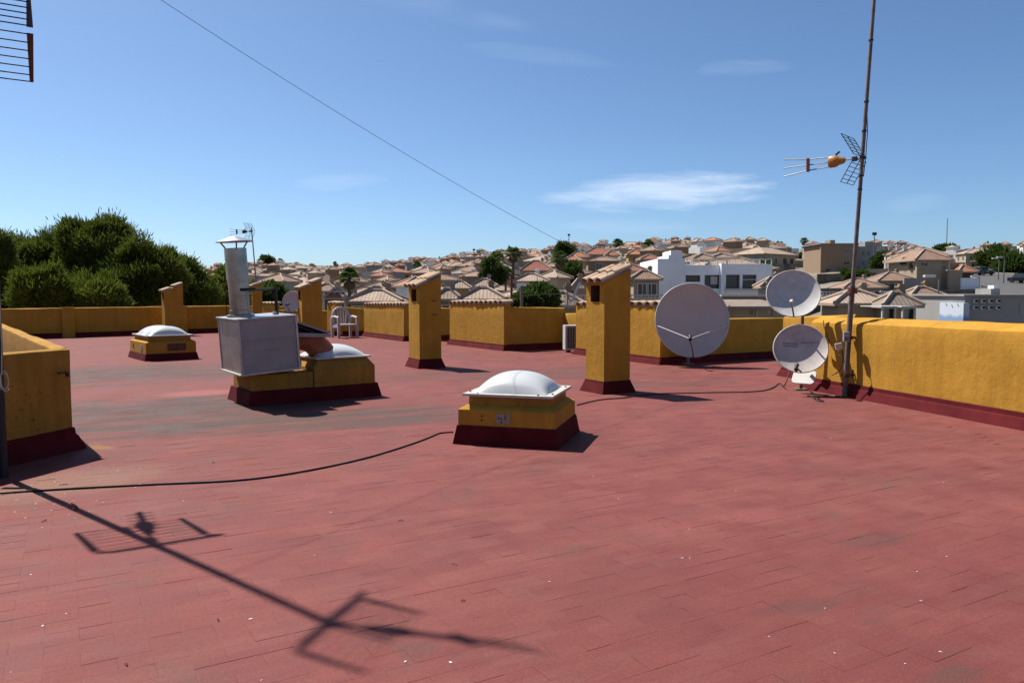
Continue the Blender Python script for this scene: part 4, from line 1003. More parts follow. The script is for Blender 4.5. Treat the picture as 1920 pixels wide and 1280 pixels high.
# ------------------------------------------------------------------ houses
def roof_mesh(parts, name='roof'):
    """parts: list of (cx, cy, z, w, d, rise, overhang); hip roofs with pale ridge and hip tiles"""
    q = MB(); uvs = []
    for (cx, cy, z, w, d, rise, oh) in parts:
        hx, hy = w / 2 + oh, d / 2 + oh; rl = max(hx - hy, 0.0); rw = max(hy - hx, 0.0)
        c = [Vector((cx - hx, cy - hy, z)), Vector((cx + hx, cy - hy, z)), Vector((cx + hx, cy + hy, z)), Vector((cx - hx, cy + hy, z))]
        if rl >= rw: r0, r1 = Vector((cx - rl, cy, z + rise)), Vector((cx + rl, cy, z + rise)); faces = [(c[0], c[1], r1, r0), (c[1], c[2], r1), (c[2], c[3], r0, r1), (c[3], c[0], r0)]
        else: r0, r1 = Vector((cx, cy - rw, z + rise)), Vector((cx, cy + rw, z + rise)); faces = [(c[0], c[1], r0), (c[1], c[2], r1, r0), (c[2], c[3], r1), (c[3], c[0], r0, r1)]
        for f in faces:
            f2 = []
            for p in f:
                if not any((p - o).length < 1e-4 for o in f2): f2.append(p)
            e = (f2[1] - f2[0]).normalized(); nn = e.cross(f2[-1] - f2[0]).normalized(); t = nn.cross(e)
            q.add(f2, [tuple(range(len(f2)))], 0); uvs.append([((p - f2[0]).dot(e), (p - f2[0]).dot(t)) for p in f2])
        lo = [p - Vector((0, 0, 0.16)) for p in c]
        for i in range(4):
            q.add([lo[i], lo[(i + 1) % 4], c[(i + 1) % 4], c[i]], [(0, 1, 2, 3)], 1); uvs.append([(0, 0)] * 4)
        q.add(lo[::-1], [(0, 1, 2, 3)], 1); uvs.append([(0, 0)] * 4)
        ends = {0: r0, 1: r0 if (rl < rw) else r1, 2: r1, 3: r1 if (rl < rw) else r0}
        k0 = len(q.f)
        for i in range(4): q.tube([c[i] + Vector((0, 0, .03)), ends[i] + Vector((0, 0, .03))], 0.13, 5, 1)
        if (r1 - r0).length > 0.05: q.tube([r0 + Vector((0, 0, .03)), r1 + Vector((0, 0, .03))], 0.13, 5, 1)
        uvs += [[(0, 0)] * len(q.f[i]) for i in range(k0, len(q.f))]
    def fin(rm):
        me = q.mesh(name, ['r_' + rm, 'ridge'], False, False)
        l = me.uv_layers.new(name='UVMap'); flat = [c for u in uvs for p in u for c in p]; l.data.foreach_set('uv', flat)
        return me
    return fin
def win_mesh(w, h, fm='frame', gm='glass', mull=1):
    q = MB(); t = 0.09
    q.box((0, -0.05, h - t / 2), (w, 0.14, t)); q.box((0, -0.07, t / 2), (w + .12, 0.20, t)); q.box((-w / 2 + t / 2, -0.05, h / 2), (t, 0.14, h - 2 * t)); q.box((w / 2 - t / 2, -0.05, h / 2), (t, 0.14, h - 2 * t))
    for i in range(mull): q.box((w * ((i + 1) / (mull + 1) - 0.5), -0.03, h / 2), (0.06, 0.08, h - 2 * t))
    q.box((0, -0.005, h / 2), (w - 2 * t, 0.03, h - 2 * t), None, 1)
    return q.mesh('window', [fm, gm], False, False)
WIN = {'s': win_mesh(1.1, 1.2), 't': win_mesh(1.6, 2.1), 'w': win_mesh(2.6, 2.1, mull=2), 'b': win_mesh(1.1, 1.2, 'shutter', 'shutter'), 'd': win_mesh(2.2, 2.2, 'concrete', 'glass', 0)}
def chim_part():
    q = MB(); q.box((0, 0, 0.55), (0.6, 0.6, 1.1)); q.box((0, 0, 1.16), (0.85, 0.85, 0.12)); q.box((0, 0, 1.32), (0.5, 0.5, 0.2)); return q
class Proto:
    def __init__(s): s.parts = []
    def add(s, name, me, mat=Matrix()): s.parts.append((name, me, mat)); return s
    def spawn(s, name, label, cat, loc, rz, group=None, scale=1.0):
        t = thing(name, label, cat, loc, rz, group); t.scale = (scale,) * 3 if not isinstance(scale, tuple) else scale
        for (n_, me, mt) in s.parts: link(n_, me, t, mt)
        return t
def TR(x, y, z, rz=0): return Matrix.Translation((x, y, z)) @ Matrix.Rotation(rz, 4, 'Z')
def house_proto(kind, wc, rc):
    P = Proto(); wm = 'w_' + wc; q = MB(); roofs = []; base = -5.0
    def blk(x, y, z0, z1, w, d): q.box((x, y, (z0 + z1) / 2), (w, d, z1 - z0))
    wins = []
    if kind == 0:                                   # two storeys, hip roof, small roof tower
        blk(0, 0, base, 6.0, 8.6, 8.4); roofs = [(0, 0, 6.0, 8.6, 8.4, 1.7, 0.45)]
        blk(2.2, 1.6, 6.0, 8.7, 2.6, 2.6); roofs.append((2.2, 1.6, 8.7, 2.6, 2.6, 0.8, 0.3))
        wins = [('s', -2.6, 3.9), ('s', 0.1, 3.9), ('s', 2.7, 3.9), ('w', -1.8, 0.5), ('t', 2.4, 0.3)]; dpt = 4.2
    elif kind == 1:                                 # upper block set back behind a terrace
        blk(0, 0, base, 3.3, 8.8, 9.2); blk(0.9, 1.4, 3.3, 6.5, 6.4, 6.0); roofs = [(0.9, 1.4, 6.5, 6.4, 6.0, 1.35, 0.4), (-2.9, -3.2, 3.35, 2.4, 2.4, 0.7, 0.3)]
        for (x, y, w, d) in ((0, -4.5, 8.8, 0.18), (-4.3, 0, 0.18, 8.8), (4.3, -3, 0.18, 3)): blk(x, y, 3.3, 4.2, w, d)
        wins = [('w', -1.9, 0.4), ('t', 2.3, 0.3)]; dpt = 4.6
    elif kind == 2:                                 # flat roofed box with stair tower
        blk(0, 0, base, 6.3, 8.2, 8.6)
        for (x, y, w, d) in ((0, -4.21, 8.2, 0.18), (0, 4.21, 8.2, 0.18), (-4.01, 0, 0.18, 8.2), (4.01, 0, 0.18, 8.2)): blk(x, y, 6.3, 7.15, w, d)
        blk(-1.8, 1.6, 6.3, 9.0, 3.2, 3.6); roofs = [(-1.8, 1.6, 9.0, 3.2, 3.6, 0.9, 0.35), (2.2, -4.6, 3.1, 3.2, 1.0, 0.5, 0.1)]
        wins = [('s', -2.5, 3.9), ('t', 1.9, 3.5), ('w', -1.6, 0.4), ('s', 2.8, 0.8)]; dpt = 4.3
    elif kind == 3:                                 # semi-detached pair, wide hip roof
        blk(0, 0, base, 5.8, 12.5, 8.2); roofs = [(0, 0, 5.8, 12.5, 8.2, 1.75, 0.5), (-3.2, -4.8, 3.0, 3.6, 1.8, 0.6, 0.2), (3.2, -4.8, 3.0, 3.6, 1.8, 0.6, 0.2)]
        wins = [('s', -4.6, 3.7), ('s', -1.8, 3.7), ('s', 1.8, 3.7), ('s', 4.6, 3.7), ('d', -3.2, 0.3), ('d', 3.2, 0.3)]; dpt = 4.1
    else:                                           # bungalow with a porch and low hip roof
        blk(0, 0, base, 3.6, 9.4, 8.6); roofs = [(0, 0, 3.6, 9.4, 8.6, 1.6, 0.5)]; blk(0.0, 1.2, 3.6, 6.2, 4.2, 4.0); roofs.append((0.0, 1.2, 6.2, 4.2, 4.0, 1.0, 0.35))
        wins = [('w', -2.4, 0.5), ('t', 2.4, 0.4)]; dpt = 4.3
    P.add('wall', q.mesh('wall', wm)); 
    for ro in roofs: P.add('roof', roof_mesh([ro])(rc))
    for (kd, x, z) in wins:
        if rnd.random() < 0.25 and kd == 's': kd = 'b'
        P.add('window', WIN[kd], TR(x, -dpt - 0.012, z))
    for sgn in (-1, 1):
        hw = {0: 4.3, 1: 4.4, 2: 4.1, 3: 6.25, 4: 4.7}[kind]
        for y in (-2.0, 1.8): P.add('window', WIN['s'], TR(sgn * (hw + 0.012), y, 3.8 if kind in (0, 2, 3) else 0.9, sgn * R(90)))
    if kind == 1: P.add('window', WIN['w'], TR(0.9, -1.6 - 0.012, 3.6)); P.add('window', WIN['s'], TR(-2.3 - 0.012, 1.2, 4.3, -R(90)))
    if kind == 4: P.add('window', WIN['s'], TR(0.0, -0.8 - 0.012, 4.4))
    zc = {0: 6.7, 1: 6.9, 2: 6.3, 3: 6.5, 4: 4.2}[kind]
    P.add('chimney', chim_part().mesh('chimney', wm), TR(-1.9, 1.1, zc)); 
    if kind == 3: P.add('chimney', chim_part().mesh('chimney', wm), TR(2.6, 0.8, zc))
    return P
combos = [(0, 'beige', 'brown'), (0, 'cream', 'sandy'), (0, 'pink', 'brown'), (1, 'beige', 'sandy'), (1, 'cream', 'brown'), (1, 'tan', 'grey'), (2, 'tan', 'brown'), (2, 'cream', 'sandy'), (2, 'white', 'sandy'),
          (3, 'beige', 'brown'), (3, 'cream', 'sandy'), (3, 'tan', 'sandy'), (4, 'cream', 'orange'), (4, 'ochre', 'sandy'), (4, 'white', 'red'), (0, 'tan', 'orange'), (2, 'white', 'orange'), (1, 'grey', 'brown'), (2, 'beige', 'red'), (2, 'grey', 'brown'), (4, 'beige', 'grey')]
PROT = [house_proto(*c) for c in combos]
KN = ['towered house', 'stepped house', 'flat-roofed house', 'wide house', 'low house']
ORD = ['nearest', 'second', 'third', 'fourth', 'fifth', 'sixth', 'seventh', 'eighth', 'ninth', 'tenth']
def column(u):
    for lim, s in ((560, 'beyond the flue pipe'), (690, 'beyond the white chair'), (765, 'left of the middle chimney'), (850, 'behind the middle chimney'), (960, 'right of the middle chimney'), (1095, 'left of the nearest chimney'),
                   (1185, 'behind the nearest chimney'), (1300, 'behind the white building'), (1455, 'above the white building'), (1620, 'left of the right mast'), (1760, 'right of the right mast'), (9999, 'at the right edge')):
        if u < lim: return s
EXCL = [(1215, 1470, 0, 118), (1450, 2000, 0, 205), (1055, 1225, 128, 178), (960, 1040, 104, 140), (560, 1230, 0, 66), (420, 560, 0, 75), (640, 670, 66, 90), (1035, 1062, 66, 112), (895, 975, 66, 112)]
town = []; r = 58.0; row = 0
rg = random.Random(21)
while r < 640:
    step = 10.2 + r * 0.004; arc = step / r; a = math.atan((400 - CX) / F_PX) + rg.uniform(0, arc)
    while a < math.atan((1965 - CX) / F_PX):
        rr = r + rg.uniform(-2.5, 2.5); x, y = rr * math.sin(a), rr * math.cos(a); u = CX + F_PX * x / y
        D = lerp_t(DT, u)
        if rr < D + 18 and not any(e[0] <= u <= e[1] and e[2] <= rr <= e[3] for e in EXCL) and rg.random() < 0.93: town.append((u, rr, x, y, a, row))
        a += arc * rg.uniform(0.92, 1.18)
    r += 11.5 + r * 0.022; row += 1
hz_rows = np.full(2100, 578.0)                        # lowest pixel row still open above what stands nearer
for (u0_, u1_, v_) in ((400, 550, 560), (655, 762, 562), (862, 950, 558), (1006, 1096, 570), (1098, 1182, 524), (1225, 1365, 500), (763, 828, 540), (1232, 1446, 497)): hz_rows[u0_:u1_] = np.minimum(hz_rows[u0_:u1_], v_)
keep = []
for h in sorted(town, key=lambda e: e[1]):
    u, rr, x, y = h[:4]; z = terrain(x, y); hw = int(4.0 / y * F_PX); a0, a1 = max(0, int(u) - hw), min(2099, int(u) + hw)
    vt_, ve_ = HOR - F_PX * (z + 7.6 - CAM_H) / y, HOR - F_PX * (z + 5.8 - CAM_H) / y
    seg = hz_rows[a0:a1]
    if len(seg) and (seg - vt_).clip(0).sum() > 0.35 * len(seg) * max(2.0, ve_ - vt_): keep.append(h); hz_rows[a0 + 1:a1 - 1] = np.minimum(hz_rows[a0 + 1:a1 - 1], ve_)
town = keep
print('houses', len(town))
byl = {}
for (u, rr, x, y, a, rw) in town:
    ci = rg.randrange(len(combos))
    if u > 1455 and rg.random() < 0.75: ci = rg.choice([i for i, c_ in enumerate(combos) if c_[1] in ('white', 'grey', 'cream')])
    kd, wc, rc = combos[ci]
    rwn = ORD[rw] + ' row' if rw < 10 else ('upper slope' if rr < 400 else 'skyline row')
    t = PROT[ci].spawn('hillside_house', '', 'house', (x, y, terrain(x, y) - 0.2), -a + R(rg.choice((-38, -20, 20, 20, 52, 34)) + rg.uniform(-6, 6)), 'houses on the hillside', rg.uniform(0.80, 0.98) * (0.80 if u > 1455 else 1.0))
    byl.setdefault(f'{wc} {KN[kd]}, {rwn}, {column(u)}', []).append((u, t))
NTH = ['leftmost', 'second from left', 'third from left', 'fourth from left', 'fifth from left', 'sixth from left', 'seventh from left']
for lb, L in byl.items():
    L.sort(key=lambda e: e[0])
    for i, (u, t) in enumerate(L): t['label'] = lb if len(L) == 1 else lb + ', ' + (NTH[i] if i < 7 else 'further right')

# explicit near roofs: left and right pixel, ridge row, eave row, depth
def near_house(label, u0, u1, vr, ve, Y, wc, rc, dk=0.8, rot=0.0, wins=(), eave=0.35):
    w = (u1 - u0) / F_PX * Y - 2 * eave; d = w * dk; xc = XU((u0 + u1) / 2, Y); ze, zr = ZH(ve, Y - d * 0.4), ZH(vr, Y)
    if zr - ze < 0.7: zr = ze + 0.7
    yc = Y; zb = terrain(xc, yc) - 1.5
    t = thing('tiled_house', label, 'house', (xc, yc, zb), rot, 'tiled houses below the roof')
    q = MB(); q.box((0, 0, (ze - zb) / 2), (w, d, ze - zb)); q.build('wall', 'w_' + wc, t)
    link('roof', roof_mesh([(0, 0, ze - zb, w, d, zr - ze, eave)])(rc), t)
    for (fx, dz, kk) in wins: link('window', WIN[kk], t, TR(fx * w / 2, -d / 2 - 0.012, ze - zb - dz))
    P_ = chim_part().mesh('chimney', 'w_' + wc); link('chimney', P_, t, TR(w * 0.22, d * 0.1, zr - zb - 0.35) @ Matrix.Scale(0.6, 4))
    return t
near_house('pale tiled hip roof house with dark wall right behind the white chair parapet', 655, 762, 551, 564, 52, 'pink', 'sandy', wins=((-.6, 1.5, 's'), (.3, 1.5, 's')))
near_house('pink hip roof house beyond the palm near the white chair', 676, 742, 541, 553, 66, 'cream', 'brown')
near_house('small red-roofed house left of the nearer palm tree', 612, 648, 549, 558, 58, 'cream', 'red', wins=((0, 1.6, 't'),))
near_house('red-brown roofed house at the left of the chair palm', 590, 640, 533, 545, 80, 'cream', 'brown')
near_house('sandy hip roof house just right of the middle chimney', 812, 868, 549, 560, 54, 'grey', 'sandy', wins=((0.2, 1.6, 's'),))
near_house('wide sandy hip roof above the middle tiled parapet block', 862, 950, 547, 560, 50, 'tan', 'sandy')
near_house('mustard-walled house with sandy roof right of the middle chimney', 838, 886, 530, 540, 74, 'ochre', 'sandy')
near_house('grey-walled house with sandy roof behind the middle tiled block', 884, 934, 527, 536, 78, 'grey', 'sandy', wins=((-.3, 1.5, 's'), (.5, 1.5, 's')))
near_house('brown hip roof with chimney left of the nearest chimney', 1006, 1096, 556, 572, 43, 'tan', 'grey')
near_house('low house with red-brown roof right behind the nearest chimney cap', 1070, 1100, 530, 540, 62, 'pink', 'sandy')
near_house('pale blue flat house with sandy roofs behind the green tree', 962, 1030, 516, 527, 74, 'bluewhite', 'sandy', wins=((-.5, 1.8, 's'), (.4, 1.8, 's')))
near_house('brown hip roof house left of the white building', 1178, 1238, 508, 523, 76, 'beige', 'brown', wins=((-.3, 1.6, 's'), (.4, 1.6, 's')))
near_house('beige house with sandy hip roof above the nearest chimney', 1158, 1196, 498, 507, 96, 'beige', 'sandy')
near_house('orange-roofed yellow villa at the left of the red roof group', 1064, 1104, 472, 482, 150, 'yellow', 'orange', wins=((-.5, 1.8, 's'), (.3, 1.8, 's')))
near_house('large red-roofed villa in the middle of the red roof group', 1092, 1150, 464, 477, 158, 'beige', 'red', wins=((-.5, 1.8, 's'), (.1, 1.8, 's'), (.6, 1.8, 's')))
near_house('small red-roofed villa right end of the red roof group', 1132, 1160, 471, 479, 146, 'white', 'orange', wins=((0, 1.8, 's'),))
near_house('orange-roofed ochre villa left of the white building skyline', 1172, 1220, 467, 477, 165, 'ochre', 'orange', wins=((-.4, 1.8, 's'), (.5, 1.8, 's')))
near_house('red hip roof house left of the taller palm', 974, 1036, 489, 507, 118, 'beige', 'red', wins=((-.5, 1.8, 's'), (.5, 1.8, 's')))
near_house('tan house with broad blank wall below the red roofs', 1096, 1160, 484, 489, 132, 'tan', 'brown', wins=((-.3, 1.6, 's'),))
near_house('brown hip roof house under the right mast', 1566, 1646, 522, 539, 96, 'beige', 'brown', dk=0.9, wins=((-.6, 1.6, 's'), (.5, 1.6, 's')))
near_house('orange-brown hip roof house right of the mast', 1628, 1706, 511, 526, 102, 'beige', 'brown', dk=0.9, wins=((-.5, 2.4, 't'), (.1, 2.4, 't'), (.7, 2.4, 't')))
near_house('small brown roofed pavilion left of the upper pale dish', 1418, 1476, 520, 537, 64, 'grey', 'brown', wins=((0, 1.7, 't'),))
near_house('low brown tiled roof below the sloping street', 1690, 1760, 551, 556, 58, 'tan', 'brown')
near_house('long low roof with brown tiles right of the mast collar', 1640, 1716, 566, 572, 44, 'tan', 'grey')
near_house('sandy low roof between the two pale dishes and the mast', 1545, 1655, 561, 568, 46, 'beige', 'sandy')

# ------------------------------------------------------------------ larger buildings drawn from the photograph
def pbox(t, name, u0, u1, v0, v1, Y, depth, mat, bev=0.0):
    o = t.location; x0, x1 = XU(u0, Y), XU(u1, Y); z1, z0 = ZH(v0, Y), ZH(v1, Y)
    return MB().box(((x0 + x1) / 2 - o.x, Y + depth / 2 - o.y, (z0 + z1) / 2 - o.z), (x1 - x0, depth, z1 - z0)).build(name, mat, t, bevel=bev)
def open_wall(t, u0, u1, v0, v1, Y, th, ops, mat, name='wall', plain=False):
    """wall with real openings (u0,u1,v0,v1), panes set back inside"""
    us = sorted({u0, u1, *[o[0] for o in ops], *[o[1] for o in ops]}); q = MB(); o = t.location
    for a, b in zip(us[:-1], us[1:]):
        cur = v0
        for (p0, p1, q0, q1) in sorted([op for op in ops if op[0] <= a and op[1] >= b], key=lambda e: e[2]) + [(0, 0, v1, v1)]:
            if q0 > cur + 0.01:
                x0, x1, z1, z0 = XU(a, Y), XU(b, Y), ZH(cur, Y), ZH(q0, Y)
                q.box(((x0 + x1) / 2 - o.x, Y + th / 2 - o.y, (z0 + z1) / 2 - o.z), (x1 - x0, th, z1 - z0))
            cur = q1
    q.build(name, mat, t)
    for (p0, p1, q0, q1) in ops:
        x0, x1, z1, z0 = XU(p0, Y), XU(p1, Y), ZH(q0, Y), ZH(q1, Y)
        cx_, cz_, w_, h_ = (x0 + x1) / 2 - o.x, (z0 + z1) / 2 - o.z, x1 - x0, z1 - z0; yf = Y + (th - 0.1 if plain else min(th - 0.10, 0.14)) - o.y; q_ = MB()
        for (ax, az, bw, bh) in ((0, h_ / 2 - .04, w_, .08), (0, -h_ / 2 + .04, w_, .08), (-w_ / 2 + .04, 0, .08, h_ - .16), (w_ / 2 - .04, 0, .08, h_ - .16), (0, 0, .06, h_ - .16))[:4 if plain else 5]: q_.box((cx_ + ax, yf, cz_ + az), (bw, .07, bh))
        fo_ = q_.build('window', 'shutter' if plain else 'frame', t); MB().box((cx_, yf + .06, cz_), (w_, .03, h_)).build('pane', 'glass', fo_)
Y = 80.0
tw_ = thing('white_building', 'white flat-roofed building with large dark openings behind the dish', 'building', (XU(1340, Y), Y, terrain(XU(1340, Y), Y)))
pbox(tw_, 'left_block', 1232, 1283, 485, 640, Y - 0.4, 11, 'w_bluewhite')
pbox(tw_, 'step_block', 1252, 1278, 478, 485.4, Y - 0.35, 6, 'w_bluewhite')
q = MB(); x0, x1, z0, z1 = XU(1255, Y) - tw_.location.x, XU(1276, Y) - tw_.location.x, ZH(478.5, Y) - tw_.location.z, ZH(469, Y) - tw_.location.z
xm = (x0 + x1) / 2; hh = (z0 + z1) / 2
q.add([(x0, -.3, z0), (x1, -.3, z0), (x1, -.3, hh + .2), (xm, -.3, z1), (x0, -.3, hh + .2), (x0, 4, z0), (x1, 4, z0), (x1, 4, hh + .2), (xm, 4, z1), (x0, 4, hh + .2)], [(0, 1, 2, 3, 4), (9, 8, 7, 6, 5), (1, 6, 7, 2), (2, 7, 8, 3), (3, 8, 9, 4), (4, 9, 5, 0)])
q.build('gable_tower', 'w_bluewhite', tw_)
open_wall(tw_, 1283, 1351, 497, 640, Y, 0.5, [(1284.5, 1312, 516, 528.5), (1320, 1349, 515.5, 541)], 'w_bluewhite', 'front_wall', True)
pbox(tw_, 'pillar', 1351, 1357, 494, 640, Y - 0.5, 0.9, 'w_bluewhite')
open_wall(tw_, 1357, 1446, 495, 640, Y + 0.3, 0.5, [(1360, 1386, 515, 541), (1391, 1417, 515, 541)], 'w_bluewhite', 'side_wall', True)
pbox(tw_, 'rear_block', 1284, 1446, 498.5, 640, Y + 0.82, 9, 'w_bluewhite')
pbox(tw_, 'ledge', 1357, 1446, 541.5, 544, Y - 0.3, 0.6, 'frame')
pbox(tw_, 'transom', 1391, 1417, 523.5, 525, Y + 0.35, 0.2, 'frame')
pbox(tw_, 'shutter', 1331, 1344, 518, 533, Y + 0.25, 0.08, 'frame')
for i in range(15):
    u = 1286 + i * 11.3; pbox(tw_, 'railing_post', u, u + 1.5, 486.5, 497 if u < 1357 else 495.3, Y + 1.2, 0.1, 'frame')
pbox(tw_, 'handrail', 1284, 1446, 485.3, 486.6, Y + 1.2, 0.12, 'frame')
for (a, b, vr, ve) in ((1292, 1330, 477, 487), (1328, 1364, 477, 484)):
    w = (b - a) / F_PX * (Y + 6)
    link('pavilion_roof', roof_mesh([(XU((a + b) / 2, Y + 6) - tw_.location.x, 6, ZH(ve, Y + 6) - tw_.location.z, w, 4.5, ZH(vr, Y + 6) - ZH(ve, Y + 6), .2)])('brown'), tw_)
    for uu in (a + 2, b - 2): pbox(tw_, 'pavilion_post', uu - 1, uu + 1, ve, 497, Y + 4.2, 0.2, 'frame')

Y = 165.0
t = thing('apartment_block', 'tan apartment block left of the right mast', 'building', (XU(1580, Y), Y, terrain(XU(1580, Y), Y)))
open_wall(t, 1536, 1606, 457.5, 530, Y, 0.4, [(1577.5, 1583, 467, 474), (1584, 1589, 467, 474), (1590, 1595, 467, 474), (1596, 1601, 467, 474), (1580, 1590, 490, 497), (1546, 1576, 503, 509)], 'w_tan')
pbox(t, 'body', 1536.5, 1605.5, 458, 530, Y + 0.41, 10, 'w_tan')
open_wall(t, 1606, 1640, 462, 530, Y + 1.5, 0.4, [(1612, 1618, 470, 480), (1622, 1628, 470, 480), (1612, 1618, 488, 498), (1622, 1636, 488, 498)], 'w_grey', 'side_wing')
pbox(t, 'side_body', 1606.5, 1639.5, 462.5, 530, Y + 1.92, 8, 'w_grey')
pbox(t, 'roof_slab', 1534, 1607, 456, 457.4, Y - 0.4, 11, 'concrete'); pbox(t, 'stair_tower', 1553, 1562, 450, 456, Y + 3, 3, 'w_tan'); pbox(t, 'stair_tower', 1618, 1634, 453, 462, Y + 3, 4, 'w_grey')
w = 38 / F_PX * Y; link('lean_roof', roof_mesh([(XU(1592, Y) - t.location.x, 1.0, ZH(465, Y) - t.location.z, w * .75, 1.6, 0.5, .3)])('orange'), t)
Y = 104.0
t = thing('beige_house', 'big beige house with blank wall and tiled hip roof, right', 'building', (XU(1750, Y), Y, terrain(XU(1750, Y), Y)))
open_wall(t, 1716, 1763, 487, 560, Y, 0.4, [(1724, 1736, 491, 499)], 'w_beige'); pbox(t, 'body', 1716.5, 1762.5, 487.5, 560, Y + 0.41, 8, 'w_beige')
open_wall(t, 1763, 1776, 487, 560, Y + 0.2, 0.4, [(1760 + 3.5, 1770, 497, 505)], 'w_beige', 'wing_wall'); pbox(t, 'wing_body', 1763.2, 1775.5, 487.6, 560, Y + 0.62, 7, 'w_beige')
open_wall(t, 1776, 1802, 507, 560, Y - 1.2, 0.4, [], 'w_beige', 'terrace_wall'); pbox(t, 'terrace_back', 1776.5, 1806, 492, 560, Y + 2.5, 5, 'w_pink')
pbox(t, 'handrail', 1773, 1803, 505.6, 507.4, Y - 1.3, 0.5, 'frame'); pbox(t, 'garden_wall', 1800, 1834, 521, 560, Y - 1.5, 0.4, 'w_bluewhite'); pbox(t, 'porch', 1803, 1818, 509, 560, Y + 1.5, 4, 'shutter')
cx = XU(1746, Y) - t.location.x; w = 62 / F_PX * Y
link('roof', roof_mesh([(cx, 4.2, ZH(487, Y) - t.location.z, w, 8.4, 1.5, .35)])('brown'), t)
link('porch_roof', roof_mesh([(XU(1815, Y) - t.location.x, 2.6, ZH(509, Y) - t.location.z, 2.4, 4.4, .9, .2)])('orange'), t)
for i, (u, v0_, Yq) in enumerate(((1683, 470, 150), (1698, 468, 143), (1712, 470, 136), (1726, 474, 128))):
    w = 6.2; xc = XU(u, Yq); zt = ZH(v0_ + 8, Yq); zb = terrain(xc, Yq) - 1
    t = thing('terraced_house', ['farthest', 'second', 'third', 'nearest'][i] + ' of the stepped terraced houses with brown gable roofs', 'house', (xc, Yq, zb), R(-18), 'stepped terraced houses')
    q = MB(); q.box((0, 0, (zt - zb) / 2), (w, 9, zt - zb)); q.build('wall', 'w_white' if i == 0 else 'w_cream', t)
    link('roof', roof_mesh([(0, 0, zt - zb, w, 9, 1.5, .25)])('brown'), t)
    for (x, z) in ((-1.5, 2.4), (1.4, 2.4)): link('window', WIN['s'], t, TR(x, -4.512, zt - zb - z))
    for (y, z) in ((-2.0, 2.4), (2, 2.4)): link('window', WIN['s'], t, TR(-w / 2 - 0.012, y, zt - zb - z, -R(90)))
    link('chimney', chim_part().mesh('chimney', 'w_white'), t, TR(-1.8, -1, zt - zb + .3))
Y = 46.0
t = thing('grey_block', 'plain grey building with eight small square vents, right edge', 'building', (XU(1860, Y), Y, terrain(XU(1860, Y), Y)))
pbox(t, 'wall', 1808, 2010, 555, 830, Y, 8, 'w_grey'); pbox(t, 'roof_slab', 1806, 2012, 552, 555, Y - 0.15, 8.3, 'concrete')
pbox(t, 'roof_hut', 1856, 1873, 541, 552, Y + 1.5, 1.6, 'concrete'); pbox(t, 'hut_vent', 1861, 1869, 535, 541, Y + 1.9, .6, 'w_bluewhite')
pbox(t, 'recess_panel', 1912, 2010, 567, 592, Y - 0.03, 0.05, 'concrete')
for j in range(2):
    for i in range(4):
        u, v = 1823.5 + i * 14.2, 560.5 + j * 12.3
        fr = pbox(t, 'vent_frame', u, u + 8, v, v + 7.5, Y - 0.10, 0.12, 'frame')
        g = MB(); o = t.location; g.box((XU(u + 4.2, Y) - o.x, Y - 0.11 - o.y, ZH(v + 3.6, Y) - o.z), (0.13, 0.04, 0.13)); vo = g.build('vent_hole', 'hole', t)
m, nt, b = new_mat('pale_blue_mural'); k = NB(nt); p = k.pos(); sep = k.n.new('ShaderNodeSeparateXYZ'); k.l.new(p, sep.inputs[0])
c = k.mix(k.ramp(k.math('ADD', sep.outputs[2], k.math('MULTIPLY', k.noise(p, 1.1, 4, 0.6), 0.5)), 0.35, 0.55), (0.20, 0.34, 0.56), (0.62, 0.68, 0.76)); k.put(b.inputs['Base Color'], c); b.inputs['Roughness'].default_value = 0.85; M['mural'] = m
Y = 50.0
t = thing('mural_wall', 'pale blue painted wall with small dark bird shapes, lower right', 'wall', (XU(1768, Y), Y, terrain(XU(1768, Y), Y)))
A, B = Vector((XU(1731, 52), 52, 0)), Vector((XU(1806, 44.5), 44.5, 0)); o = t.location; zt_ = ZH(566, 50); nn = Vector((-(B - A).y, (B - A).x, 0)).normalized() * -0.3
q = MB(); z0 = o.z - 1
q.add([A - o + Vector((0, 0, z0)), B - o + Vector((0, 0, z0)), B - o + Vector((0, 0, zt_)), A - o + Vector((0, 0, zt_)), A + nn * -1 - o + Vector((0, 0, z0)), B + nn * -1 - o + Vector((0, 0, z0)), B + nn * -1 - o + Vector((0, 0, zt_)), A + nn * -1 - o + Vector((0, 0, zt_))], [(0, 1, 2, 3), (7, 6, 5, 4), (0, 3, 7, 4), (1, 5, 6, 2), (3, 2, 6, 7)])
q.build('wall', 'mural', t)
for (u, v) in ((1741, 570), (1752, 572), (1774, 571), (1785, 574), (1796, 572)):
    k_ = (u - CX) / F_PX; d_ = B - A; tt_ = (k_ * A.y - A.x) / (d_.x - k_ * d_.y); pt = A + d_ * tt_; q = MB(); c = Vector((pt.x, pt.y, ZH(v, pt.y))) - o + Vector((-.01, -.01, 0))
    q.tube([c + d_.normalized() * -.12 + Vector((0, 0, .07)), c, c + d_.normalized() * .12 + Vector((0, 0, -.07))], 0.03, 5); q.build('bird_mark', 'darkmetal', t)
